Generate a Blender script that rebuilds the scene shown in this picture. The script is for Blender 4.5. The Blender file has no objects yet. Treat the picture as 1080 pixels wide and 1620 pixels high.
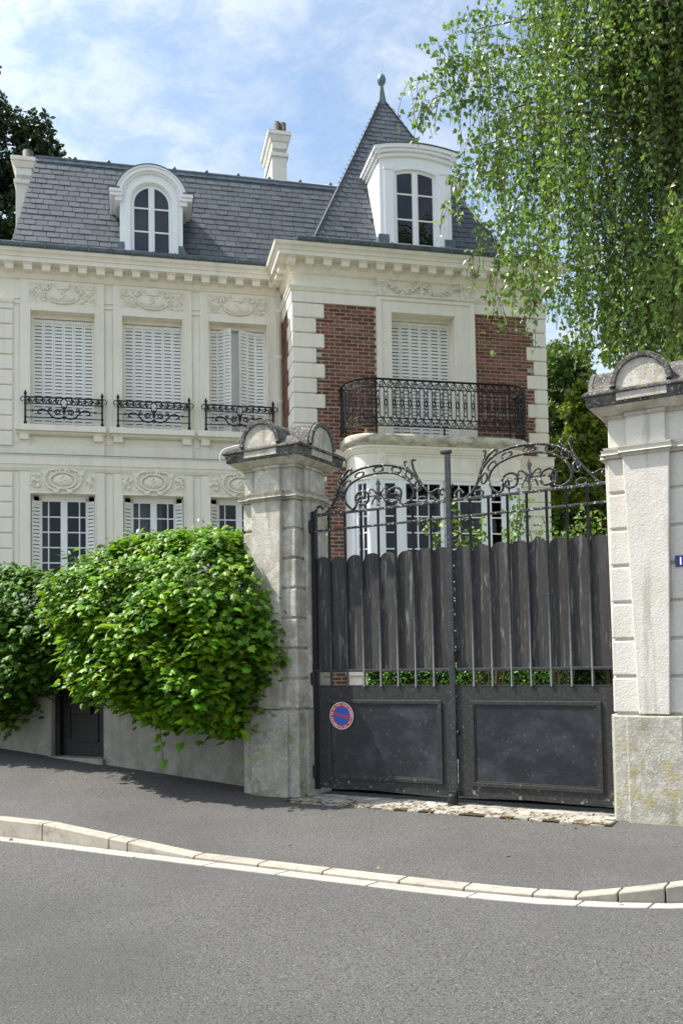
import bpy, math, random
import numpy as np
from mathutils import Vector, Matrix

random.seed(7)
RNG = np.random.default_rng(11)
scene = bpy.context.scene
COL = scene.collection
rad = math.radians

# ------------------------------------------------------------------ camera, sky, sun, exposure
EYE = 1.47
cam_data = bpy.data.cameras.new('camera')
cam = bpy.data.objects.new('camera', cam_data)
COL.objects.link(cam)
scene.camera = cam
PITCH, ROLL = rad(2.86), rad(-1.0)
cp, sp, cr, sr = math.cos(PITCH), math.sin(PITCH), math.cos(ROLL), math.sin(ROLL)
Fw = Vector((0, cp, sp)); U0 = Vector((0, -sp, cp)); X0 = Vector((1, 0, 0))
Xr = X0 * cr + U0 * sr
Ur = -X0 * sr + U0 * cr
M = Matrix((Xr, Ur, -Fw)).transposed().to_4x4()
M.translation = Vector((0, 0, EYE))
cam.matrix_world = M
cam_data.sensor_width = 36.0
cam_data.lens = 36.0 * 1430 / 1620
cam_data.shift_y = (974 - 810) / 1620
cam_data.clip_start = 0.1
cam_data.clip_end = 3000

SUN_EL, SUN_AZ = rad(54), rad(97)      # azimuth measured from straight behind the camera towards the left
world = bpy.data.worlds.new("World")
scene.world = world
world.use_nodes = True
sun_dir = Vector((-math.sin(SUN_AZ) * math.cos(SUN_EL), -math.cos(SUN_AZ) * math.cos(SUN_EL), math.sin(SUN_EL)))
nt = world.node_tree
nt.nodes.clear()
def wn(t): return nt.nodes.new(t)
sky = wn('ShaderNodeTexSky'); sky.sky_type = 'NISHITA'; sky.sun_disc = False
sky.sun_elevation = SUN_EL
sky.sun_rotation = math.atan2(sun_dir.x, sun_dir.y)
sky.air_density = 1.0; sky.dust_density = 0.8; sky.ozone_density = 0.45
tc = wn('ShaderNodeTexCoord')
sep = wn('ShaderNodeSeparateXYZ'); nt.links.new(tc.outputs['Generated'], sep.inputs[0])
mz = wn('ShaderNodeMath'); mz.operation = 'MAXIMUM'; mz.inputs[1].default_value = 0.0
nt.links.new(sep.outputs['Z'], mz.inputs[0])
az = wn('ShaderNodeMath'); az.operation = 'ADD'; az.inputs[1].default_value = 0.25
nt.links.new(mz.outputs[0], az.inputs[0])
dv = wn('ShaderNodeVectorMath'); dv.operation = 'DIVIDE'
cmb = wn('ShaderNodeCombineXYZ')
for i in range(3): nt.links.new(az.outputs[0], cmb.inputs[i])
nt.links.new(tc.outputs['Generated'], dv.inputs[0]); nt.links.new(cmb.outputs[0], dv.inputs[1])
def cloud(scale, detail, rough, lo, hi, off, sc=(1, 1, 0.0)):
    mp = wn('ShaderNodeMapping'); mp.inputs['Location'].default_value = off; mp.inputs['Scale'].default_value = sc
    nt.links.new(dv.outputs[0], mp.inputs['Vector'])
    n = wn('ShaderNodeTexNoise'); n.inputs['Scale'].default_value = scale; n.inputs['Detail'].default_value = detail
    n.inputs['Roughness'].default_value = rough; n.inputs['Distortion'].default_value = 0.35
    nt.links.new(mp.outputs[0], n.inputs['Vector'])
    r = wn('ShaderNodeMapRange'); r.inputs['From Min'].default_value = lo; r.inputs['From Max'].default_value = hi
    r.interpolation_type = 'SMOOTHSTEP'
    nt.links.new(n.outputs['Fac'], r.inputs['Value'])
    return r.outputs['Result']
c1 = cloud(1.6, 8, 0.62, 0.22, 0.60, (5.3, 2.9, 0), (1, 1, 0))
c2 = cloud(10.0, 8, 0.66, 0.36, 0.66, (0.4, 8.2, 0), (1.0, 1.3, 0))
mul = wn('ShaderNodeMath'); mul.operation = 'MULTIPLY'; nt.links.new(c2, mul.inputs[0]); mul.inputs[1].default_value = 0.72
adds = wn('ShaderNodeMath'); adds.operation = 'ADD'; adds.inputs[1].default_value = 0.30; nt.links.new(mul.outputs[0], adds.inputs[0])
cm = wn('ShaderNodeMath'); cm.operation = 'MULTIPLY'; nt.links.new(c1, cm.inputs[0]); nt.links.new(adds.outputs[0], cm.inputs[1])
cm2 = wn('ShaderNodeMath'); cm2.operation = 'MULTIPLY_ADD'; nt.links.new(cm.outputs[0], cm2.inputs[0])
cm2.inputs[1].default_value = 0.80; cm2.inputs[2].default_value = 0.06; cm2.use_clamp = True
mix = wn('ShaderNodeMix'); mix.data_type = 'RGBA'
nt.links.new(cm2.outputs[0], mix.inputs['Factor'])
tn = wn('ShaderNodeMix'); tn.data_type = 'RGBA'; tn.blend_type = 'MULTIPLY'; tn.inputs['Factor'].default_value = 1
nt.links.new(sky.outputs[0], tn.inputs['A']); tn.inputs['B'].default_value = (.93, 1.0, .985, 1)
nt.links.new(tn.outputs['Result'], mix.inputs['A'])
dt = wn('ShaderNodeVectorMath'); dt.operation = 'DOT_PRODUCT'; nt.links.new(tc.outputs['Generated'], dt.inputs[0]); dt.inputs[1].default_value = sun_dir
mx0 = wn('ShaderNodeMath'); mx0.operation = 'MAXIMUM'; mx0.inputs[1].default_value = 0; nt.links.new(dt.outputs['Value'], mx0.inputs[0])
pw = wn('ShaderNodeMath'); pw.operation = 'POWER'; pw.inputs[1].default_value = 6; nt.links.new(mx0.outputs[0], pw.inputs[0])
gl_ = wn('ShaderNodeMath'); gl_.operation = 'MULTIPLY_ADD'; gl_.inputs[1].default_value = 4.0; gl_.inputs[2].default_value = 1.0; nt.links.new(pw.outputs[0], gl_.inputs[0])  # cloud brightness added towards the unseen sun, to lift light on the facade
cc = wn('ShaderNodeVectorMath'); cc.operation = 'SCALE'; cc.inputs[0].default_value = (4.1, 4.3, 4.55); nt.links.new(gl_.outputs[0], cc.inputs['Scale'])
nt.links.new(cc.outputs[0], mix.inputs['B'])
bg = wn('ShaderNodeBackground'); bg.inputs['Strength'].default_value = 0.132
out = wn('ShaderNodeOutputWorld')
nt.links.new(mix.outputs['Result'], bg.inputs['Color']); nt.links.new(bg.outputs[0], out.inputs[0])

sl = bpy.data.lights.new('sun', 'SUN'); sl.energy = 4.9; sl.angle = rad(0.55); sl.color = (1.0, 0.95, 0.87)
so = bpy.data.objects.new('sun', sl); COL.objects.link(so)
so.rotation_euler = (-sun_dir).to_track_quat('-Z', 'Y').to_euler()

scene.view_settings.view_transform = 'Standard'
scene.view_settings.look = 'None'
scene.view_settings.gamma = 1
scene.view_settings.use_curve_mapping = False
scene.view_settings.exposure = 0.88
scene.render.engine = 'CYCLES'
scene.cycles.max_bounces = 8
scene.cycles.transparent_max_bounces = 12

# ------------------------------------------------------------------ frames
GY, HY = rad(30), rad(12.7)
GO = Vector((-0.345, 10.415, 0.0))
HO = Vector((-1.155, 18.0, 0.0))
gu = Vector((math.cos(GY), -math.sin(GY), 0)); gn = Vector((-math.sin(GY), -math.cos(GY), 0))
hu = Vector((math.cos(HY), math.sin(HY), 0)); hn = Vector((math.sin(HY), -math.cos(HY), 0))
def GW(u, n, z=0): return GO + gu * u + gn * n + Vector((0, 0, z))
def HW(u, n, z=0): return HO + hu * u + hn * n + Vector((0, 0, z))
def to_gate(p): d = Vector(p) - GO; return d.dot(gu), d.dot(gn)

# ------------------------------------------------------------------ materials
class NT:
    def __init__(s, name):
        s.m = bpy.data.materials.new(name); s.m.use_nodes = True
        s.t = s.m.node_tree; s.t.nodes.clear()
        s.o = s.n('ShaderNodeOutputMaterial')
    def n(s, t, **k):
        x = s.t.nodes.new(t)
        for a, b in k.items(): setattr(x, a, b)
        return x
    def l(s, a, b): s.t.links.new(a, b)

def mat(name, col, rough=0.7, layers=(), bump=(), metallic=0.0, spec=0.4, rnd=0.0, hue=0.0, trans=None, local=False, coat=0, attr=0.0):
    T = NT(name)
    if local:
        co = T.n('ShaderNodeTexCoord').outputs['Object']
    else:
        co = T.n('ShaderNodeNewGeometry').outputs['Position']
    def noise(scale, detail=5, rough_=0.6, stretch=(1, 1, 1), off=(0, 0, 0), dist=0.0):
        mp = T.n('ShaderNodeMapping'); mp.inputs['Scale'].default_value = stretch; mp.inputs['Location'].default_value = off
        T.l(co, mp.inputs['Vector'])
        nz = T.n('ShaderNodeTexNoise'); nz.inputs['Scale'].default_value = scale
        nz.inputs['Detail'].default_value = detail; nz.inputs['Roughness'].default_value = rough_; nz.inputs['Distortion'].default_value = dist
        T.l(mp.outputs[0], nz.inputs['Vector'])
        return nz.outputs['Fac']
    rgb = T.n('ShaderNodeRGB'); rgb.outputs[0].default_value = (*col, 1)
    cur = rgb.outputs[0]
    for i, L in enumerate(layers):
        f = noise(L.get('scale', 5), L.get('detail', 5), L.get('rough', 0.6), L.get('stretch', (1, 1, 1)), (i * 3.7, i * 1.9, i * 5.1), L.get('dist', 0.0))
        r = T.n('ShaderNodeMapRange'); r.inputs['From Min'].default_value = L.get('lo', .4); r.inputs['From Max'].default_value = L.get('hi', .6)
        r.inputs['To Max'].default_value = L.get('fac', 1.0)
        T.l(f, r.inputs['Value'])
        fac = r.outputs['Result']
        if 'zr' in L:      # a weathered zone with its own height range (splash zone, run-off)
            g = T.n('ShaderNodeSeparateXYZ'); T.l(T.n('ShaderNodeNewGeometry').outputs['Position'], g.inputs[0])
            zr = T.n('ShaderNodeMapRange'); zr.inputs['From Min'].default_value = L['zr'][0]; zr.inputs['From Max'].default_value = L['zr'][1]
            T.l(g.outputs['Z'], zr.inputs['Value'])
            mm = T.n('ShaderNodeMath', operation='MULTIPLY'); T.l(fac, mm.inputs[0]); T.l(zr.outputs['Result'], mm.inputs[1]); fac = mm.outputs[0]
        mx = T.n('ShaderNodeMix', data_type='RGBA')
        T.l(fac, mx.inputs['Factor']); T.l(cur, mx.inputs['A']); mx.inputs['B'].default_value = (*L['col'], 1)
        cur = mx.outputs['Result']
    if rnd or hue or attr:
        hs = T.n('ShaderNodeHueSaturation'); T.l(cur, hs.inputs['Color'])
        if attr:
            src = T.n('ShaderNodeAttribute', attribute_name='rnd').outputs['Fac']; amt = attr
        else:
            src = T.n('ShaderNodeObjectInfo').outputs['Random']; amt = rnd
        r = T.n('ShaderNodeMapRange'); r.inputs['To Min'].default_value = 1 - amt; r.inputs['To Max'].default_value = 1 + amt
        T.l(src, r.inputs['Value']); T.l(r.outputs['Result'], hs.inputs['Value'])
        if hue:
            w = T.n('ShaderNodeTexWhiteNoise', noise_dimensions='1D'); T.l(src, w.inputs['W'])
            r2 = T.n('ShaderNodeMapRange'); r2.inputs['To Min'].default_value = .5 - hue; r2.inputs['To Max'].default_value = .5 + hue
            T.l(w.outputs['Value'], r2.inputs['Value']); T.l(r2.outputs['Result'], hs.inputs['Hue'])
        cur = hs.outputs['Color']
    b = T.n('ShaderNodeBsdfPrincipled')
    T.l(cur, b.inputs['Base Color'])
    b.inputs['Roughness'].default_value = rough; b.inputs['Metallic'].default_value = metallic
    b.inputs['Specular IOR Level'].default_value = spec
    if coat: b.inputs['Coat Weight'].default_value = coat
    prev = None
    for (sc, st, dist, *rest) in bump:
        h = noise(sc, 6, .65, rest[0] if rest else (1, 1, 1), (9, 4, 2))
        bp = T.n('ShaderNodeBump'); bp.inputs['Strength'].default_value = st; bp.inputs['Distance'].default_value = dist
        T.l(h, bp.inputs['Height'])
        if prev: T.l(prev, bp.inputs['Normal'])
        prev = bp.outputs[0]
    if prev: T.l(prev, b.inputs['Normal'])
    sh = b.outputs[0]
    if trans:
        tr = T.n('ShaderNodeBsdfTranslucent')
        mc = T.n('ShaderNodeMix', data_type='RGBA', blend_type='MULTIPLY'); mc.inputs['Factor'].default_value = 1
        T.l(cur, mc.inputs['A']); mc.inputs['B'].default_value = (*trans[1], 1)
        T.l(mc.outputs['Result'], tr.inputs['Color'])
        ms = T.n('ShaderNodeMixShader'); ms.inputs[0].default_value = trans[0]
        T.l(sh, ms.inputs[1]); T.l(tr.outputs[0], ms.inputs[2]); sh = ms.outputs[0]
    T.l(sh, T.o.inputs[0])
    return T.m

PAINT = mat('cream_paint', (.845, .79, .68), .65,
            [dict(col=(.75, .70, .57), scale=1.3, lo=.45, hi=.75, fac=.6), dict(col=(.60, .56, .46), scale=7, stretch=(1, 1, .09), lo=.49, hi=.76, fac=.45, detail=8)],
            [(60, .12, .004)], spec=.25)
RELIEF = mat('relief_paint', (.82, .762, .645), .7, [dict(col=(.55, .50, .38), scale=18, lo=.5, hi=.75, fac=.5)], [(70, .2, .004)], spec=.2)
LEDGE = mat('weathered_ledge', (.62, .58, .48), .85,
            [dict(col=(.20, .19, .15), scale=5, lo=.45, hi=.65, fac=.75, stretch=(1, 1, 2)), dict(col=(.50, .42, .25), scale=9, lo=.5, hi=.7, fac=.5)], [(30, .4, .01)], spec=.15)
WHITE = mat('white_paint', (.85, .855, .85), .45, [dict(col=(.62, .61, .58), scale=14, lo=.6, hi=.8, fac=.45)], [(50, .06, .003)], spec=.35)
SHUT = mat('shutter_paint', (.84, .83, .785), .5, [dict(col=(.60, .58, .53), scale=22, lo=.6, hi=.8, fac=.5, stretch=(1, 1, .3))], [(40, .08, .003)], spec=.3)
MORTAR = mat('mortar', (.50, .45, .37), .95, [dict(col=(.40, .36, .31), scale=12)], [(90, .5, .004)], spec=.1)
BK = dict(layers=
            [dict(col=(.10, .045, .042), scale=30, lo=.45, hi=.7, fac=.7), dict(col=(.24, .105, .085), scale=2.2, lo=.45, hi=.7, fac=.45)], bump=[(80, .5, .004)], hue=.012, spec=.15)
BRICK = mat('red_brick', (.205, .088, .054), .85, rnd=.36, **BK)
BRICKM = mat('red_brick_field', (.205, .088, .054), .85, attr=.36, **BK)
SL = dict(bump=[(40, .25, .004)], spec=.5, layers=
            [dict(col=(.078, .091, .100), scale=3.0, lo=.45, hi=.7, fac=.7), dict(col=(.045, .053, .06), scale=25, lo=.5, hi=.7, fac=.5),
             dict(col=(.15, .145, .125), scale=11, lo=.60, hi=.76, fac=.5)])
SLATE = mat('roof_slate', (.050, .063, .076), .55, rnd=.20, **SL)
SLATEM = mat('roof_slate_field', (.050, .063, .076), .55, attr=.20, **SL)
SLATEB = mat('slate_underlay', (.05, .056, .062), .8, spec=.1)
ZINC = mat('zinc', (.15, .18, .21), .5, [dict(col=(.085, .105, .125), scale=7, lo=.4, hi=.7)], [(30, .1, .003)], metallic=.45)
LEAD = mat('finial_zinc', (.14, .20, .205), .5, [dict(col=(.12, .16, .17), scale=12, lo=.4, hi=.7)], metallic=.35)
IRON = mat('black_iron', (.013, .013, .014), .5, [dict(col=(.03, .028, .026), scale=30, lo=.55, hi=.75, fac=.6)], [(120, .2, .002)], spec=.3)
OLDIRON = mat('lichened_iron', (.022, .022, .024), .55,
              [dict(col=(.06, .057, .052), scale=35, lo=.45, hi=.65, fac=.7), dict(col=(.60, .58, .53), scale=40, lo=.60, hi=.65, fac=.85, detail=2),
               dict(col=(.40, .24, .05), scale=9, lo=.70, hi=.76, fac=.8)], [(60, .6, .006)], spec=.35)
BARIRON = mat('painted_bar', (.025, .028, .032), .55,
              [dict(col=(.45, .44, .41), scale=60, lo=.69, hi=.72, fac=.8, detail=2), dict(col=(.06, .065, .07), scale=12, lo=.45, hi=.7, fac=.6)], [(60, .3, .003)], spec=.3)
SHEET = mat('gate_sheet', (.012, .014, .018), .40,
            [dict(col=(.055, .061, .07), scale=2.4, lo=.46, hi=.72, fac=.75, detail=8, rough=.68, stretch=(1, 1, 1.5)),
             dict(col=(.15, .15, .15), scale=30, lo=.62, hi=.72, fac=.45, stretch=(1, 1, .5)),
             dict(col=(.45, .46, .44), scale=45, lo=.73, hi=.75, fac=.7, detail=2)], [(14, .12, .004), (90, .12, .002)], spec=.4)
FRAMEP = mat('gate_frame_paint', (.024, .0235, .023), .48,
             [dict(col=(.065, .063, .058), scale=26, lo=.5, hi=.7, fac=.6), dict(col=(.55, .55, .52), scale=30, lo=.72, hi=.745, fac=.8, detail=4),
              dict(col=(.36, .38, .35), scale=16, lo=.60, hi=.66, fac=.75, detail=4, zr=(.22, .03))],
             [(70, .3, .004)], spec=.35)
BOARD = mat('worn_board', (.036, .033, .031), .62,
            [dict(col=(.049, .048, .046), scale=7, lo=.4, hi=.7, stretch=(1, 1, .15), fac=.8),
             dict(col=(.27, .265, .26), scale=17, lo=.555, hi=.70, stretch=(1.6, 1.6, .13), fac=.8, detail=9, rough=.7, dist=.6),
             dict(col=(.22, .20, .18), scale=40, lo=.60, hi=.72, stretch=(2.2, 2.2, .1), fac=.55)],
            [(22, .5, .004, (2, 2, .08))], rnd=.18, spec=.25)
STONE = mat('pillar_stone', (.60, .57, .51), .88,
            [dict(col=(.52, .48, .41), scale=3.5, lo=.45, hi=.72, fac=.7), dict(col=(.40, .37, .31), scale=55, lo=.55, hi=.75, fac=.55, detail=3),
             dict(col=(.36, .33, .27), scale=7, lo=.56, hi=.66, stretch=(1, 1, .10), fac=.7, detail=8)],
            [(55, .55, .010), (9, .25, .02)], spec=.15)
STONE2 = mat('weathered_pillar_stone', (.50, .475, .42), .9,
            [dict(col=(.30, .275, .22), scale=3.0, lo=.42, hi=.66, fac=.8, detail=8), dict(col=(.68, .64, .55), scale=8, lo=.50, hi=.62, fac=.75, detail=9, rough=.7), dict(col=(.20, .19, .155), scale=8, stretch=(1, 1, .12), lo=.52, hi=.66, fac=.6, detail=8),
             dict(col=(.24, .22, .18), scale=60, lo=.58, hi=.75, fac=.55, detail=3), dict(col=(.42, .33, .18), scale=16, lo=.53, hi=.66, fac=.65, detail=7)],
            [(55, .65, .012), (9, .3, .02)], spec=.15)
PLINTH = mat('mossy_plinth_stone', (.40, .385, .33), .92,
             [dict(col=(.27, .26, .22), scale=6, lo=.4, hi=.65, fac=.8), dict(col=(.58, .56, .50), scale=24, lo=.52, hi=.68, fac=.75, detail=6),
              dict(col=(.33, .28, .10), scale=7.5, lo=.50, hi=.66, fac=.85, detail=9, rough=.7, zr=(1.1, .45)), dict(col=(.13, .135, .06), scale=4.5, lo=.55, hi=.70, fac=.6, detail=8)],
             [(45, .7, .012), (10, .3, .02)], spec=.12)
CAPST = mat('lichened_cap_stone', (.145, .137, .123), .95,
            [dict(col=(.055, .053, .05), scale=7, lo=.40, hi=.62, fac=.9, detail=8), dict(col=(.44, .43, .40), scale=38, lo=.56, hi=.66, fac=.8, detail=4),
             dict(col=(.27, .22, .09), scale=8, lo=.62, hi=.74, fac=.6)], [(40, .9, .02), (9, .4, .03)], spec=.1)
RENDER = mat('rough_render', (.43, .41, .35), .95,
             [dict(col=(.17, .165, .13), scale=5, lo=.40, hi=.62, fac=.75, detail=8, zr=(.75, .1)), dict(col=(.25, .235, .19), scale=5, stretch=(1, 1, .15), lo=.52, hi=.68, fac=.6, detail=7), dict(col=(.30, .28, .22), scale=2.5, lo=.42, hi=.7, fac=.7), dict(col=(.54, .52, .46), scale=60, lo=.5, hi=.7, fac=.55)], [(70, 1.0, .02)], spec=.1)
DOORP = mat('dark_door', (.011, .0095, .009), .5, [dict(col=(.025, .022, .02), scale=20, lo=.5, hi=.7)], [(50, .2, .003)], spec=.35)
def asphalt(name, a, b, c):
    dk = tuple(q * .33 for q in a)
    return mat(name, a, .93,
       [dict(col=b, scale=1.1, lo=.42, hi=.68, fac=.55, detail=7), dict(col=c, scale=85, lo=.52, hi=.60, fac=.8, detail=3, rough=.7), dict(col=dk, scale=70, lo=.54, hi=.61, fac=.85, detail=3, rough=.7),
        dict(col=tuple(q * 2.9 for q in a), scale=62, lo=.675, hi=.70, fac=.85, detail=2), dict(col=(.36, .30, .22), scale=48, lo=.72, hi=.735, fac=.7, detail=2),
        dict(col=tuple(q * .7 for q in a), scale=.5, lo=.46, hi=.64, fac=.5, detail=9, stretch=(1, 1, 1))],
       [(75, 1.0, .02), (28, .35, .015)], spec=.2)
ROADM = asphalt('road_asphalt', (.114, .112, .108), (.092, .0905, .088), (.188, .184, .176))
PAVEM = asphalt('pavement_asphalt', (.116, .112, .106), (.092, .089, .084), (.20, .192, .18))
KERBM = mat('kerb_concrete', (.33, .30, .25), .9, [dict(col=(.24, .215, .18), scale=5, lo=.45, hi=.7, fac=.8), dict(col=(.14, .13, .11), scale=9, lo=.54, hi=.70, fac=.75, detail=8), dict(col=(.52, .49, .43), scale=110, lo=.55, hi=.68, fac=.5, detail=2)], [(90, .5, .006)], rnd=.08, spec=.15)
GUTM = mat('gutter_concrete', (.36, .345, .305), .9, [dict(col=(.25, .235, .20), scale=6, lo=.45, hi=.7, fac=.7, detail=8), dict(col=(.30, .28, .25), scale=90, lo=.58, hi=.7, fac=.5, detail=2)], [(90, .4, .005)], rnd=.07, spec=.15)
DIRT = mat('joint_dirt', (.085, .072, .055), 1, [dict(col=(.05, .06, .025), scale=14, lo=.5, hi=.65)], [(60, 1, .015)], spec=.05)
SETT = mat('granite_sett', (.34, .31, .265), .85, [dict(col=(.17, .155, .13), scale=6, lo=.45, hi=.7, fac=.8), dict(col=(.55, .53, .49), scale=50, lo=.55, hi=.7, fac=.6)], [(30, .6, .012)], rnd=.30, hue=.01, spec=.2)
GARDEN = mat('garden_gravel', (.24, .225, .20), .95, [dict(col=(.06, .09, .03), scale=1.6, lo=.45, hi=.6, fac=.8)], [(60, .6, .01)], spec=.1)
FARG = mat('far_ground', (.24, .22, .18), .95, [dict(col=(.17, .18, .11), scale=.2)], spec=.1)
POT = mat('chimney_pot', (.055, .05, .05), .7, [dict(col=(.10, .09, .085), scale=9)], spec=.3)
CHIM = mat('chimney_render', (.78, .755, .67), .8, [dict(col=(.62, .59, .5), scale=2.5, lo=.5, hi=.75, fac=.6)], [(30, .2, .006)], spec=.15)
TERRA = mat('terracotta', (.36, .15, .08), .85, [dict(col=(.22, .12, .08), scale=20)], spec=.15)
DARK = mat('room_dark', (.012, .012, .013), .9, spec=.05)
CURT = mat('net_curtain', (.30, .31, .31), .9, spec=.05)
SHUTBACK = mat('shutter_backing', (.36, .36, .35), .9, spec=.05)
def glassm(name, base, rough=.015):
    T = NT(name)
    g = T.n('ShaderNodeBsdfGlossy'); g.inputs['Roughness'].default_value = rough; g.inputs['Color'].default_value = (.95, .97, 1, 1)
    t = T.n('ShaderNodeBsdfTransparent'); t.inputs['Color'].default_value = (*base, 1)
    geo = T.n('ShaderNodeNewGeometry')
    nz = T.n('ShaderNodeTexNoise'); nz.inputs['Scale'].default_value = 2.2; nz.inputs['Detail'].default_value = 2; T.l(geo.outputs['Position'], nz.inputs['Vector'])
    bp = T.n('ShaderNodeBump'); bp.inputs['Strength'].default_value = .06; bp.inputs['Distance'].default_value = .05; T.l(nz.outputs['Fac'], bp.inputs['Height'])
    T.l(bp.outputs[0], g.inputs['Normal'])
    lw = T.n('ShaderNodeFresnel'); lw.inputs['IOR'].default_value = 1.42; T.l(bp.outputs[0], lw.inputs['Normal'])
    m = T.n('ShaderNodeMixShader'); T.l(lw.outputs[0], m.inputs[0]); T.l(t.outputs[0], m.inputs[1]); T.l(g.outputs[0], m.inputs[2])
    T.l(m.outputs[0], T.o.inputs[0]); return T.m
GLASS = glassm('window_glass', (.72, .76, .78))
IVYM = mat('ivy_leaf', (.084, .188, .012), .42, [dict(col=(.165, .285, .012), scale=2.2, lo=.42, hi=.66, fac=.9)], spec=.28, attr=.55, hue=.028, trans=(.30, (1.7, 1.6, .45)))
IVYD = mat('dark_ivy_leaf', (.055, .125, .014), .5, [dict(col=(.095, .185, .016), scale=2.2, lo=.45, hi=.7, fac=.8)], spec=.15, attr=.5, hue=.02, trans=(.16, (1.5, 1.5, .45)))
LAUREL = mat('laurel_leaf', (.045, .115, .026), .4, spec=.4, attr=.45, hue=.02, trans=(.22, (1.5, 1.5, .5)))
STEMM = mat('stem_bark', (.085, .06, .04), .9, spec=.1)
BIRCHL = mat('birch_leaf', (.125, .20, .050), .34, [dict(col=(.185, .265, .055), scale=1.6, lo=.45, hi=.7, fac=.8)], spec=.5, attr=.36, hue=.025, trans=(.40, (1.5, 1.6, .6)))
BIRCHT = mat('birch_bark', (.14, .12, .10), .85, [dict(col=(.035, .03, .028), scale=5, lo=.45, hi=.6)], [(12, .6, .03)], spec=.15)
TREEL = mat('broad_leaf', (.065, .115, .024), .45, [dict(col=(.10, .15, .025), scale=.5, lo=.45, hi=.65)], spec=.35, attr=.5, hue=.02, trans=(.25, (1.5, 1.5, .45)))
MAPLEL = mat('maple_leaf', (.135, .185, .026), .45, spec=.35, attr=.4, hue=.025, trans=(.35, (1.4, 1.4, .4)))
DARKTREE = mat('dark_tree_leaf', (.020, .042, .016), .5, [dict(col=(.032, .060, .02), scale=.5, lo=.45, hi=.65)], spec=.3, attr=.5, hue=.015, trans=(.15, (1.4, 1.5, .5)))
BOXL = mat('box_leaf', (.105, .23, .025), .4, spec=.35, attr=.45, hue=.02, trans=(.3, (1.5, 1.5, .4)))
ROSEL = mat('rose_leaf', (.11, .19, .03), .4, spec=.35, attr=.45, hue=.03, trans=(.35, (1.4, 1.4, .4)))
DRY = mat('dry_leaf', (.24, .15, .07), .8, rnd=.4, hue=.03, spec=.15, trans=(.2, (1.2, 1, .6)))
BLUE = mat('sign_blue', (.015, .09, .42), .35, spec=.4)
RED = mat('sign_red', (.50, .035, .045), .35, spec=.4)
SIGNW = mat('sign_white', (.80, .80, .78), .4, spec=.4)
NAVY = mat('plate_blue', (.012, .016, .16), .25, spec=.5)
CABLE = mat('white_cable', (.7, .68, .62), .5)

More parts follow.
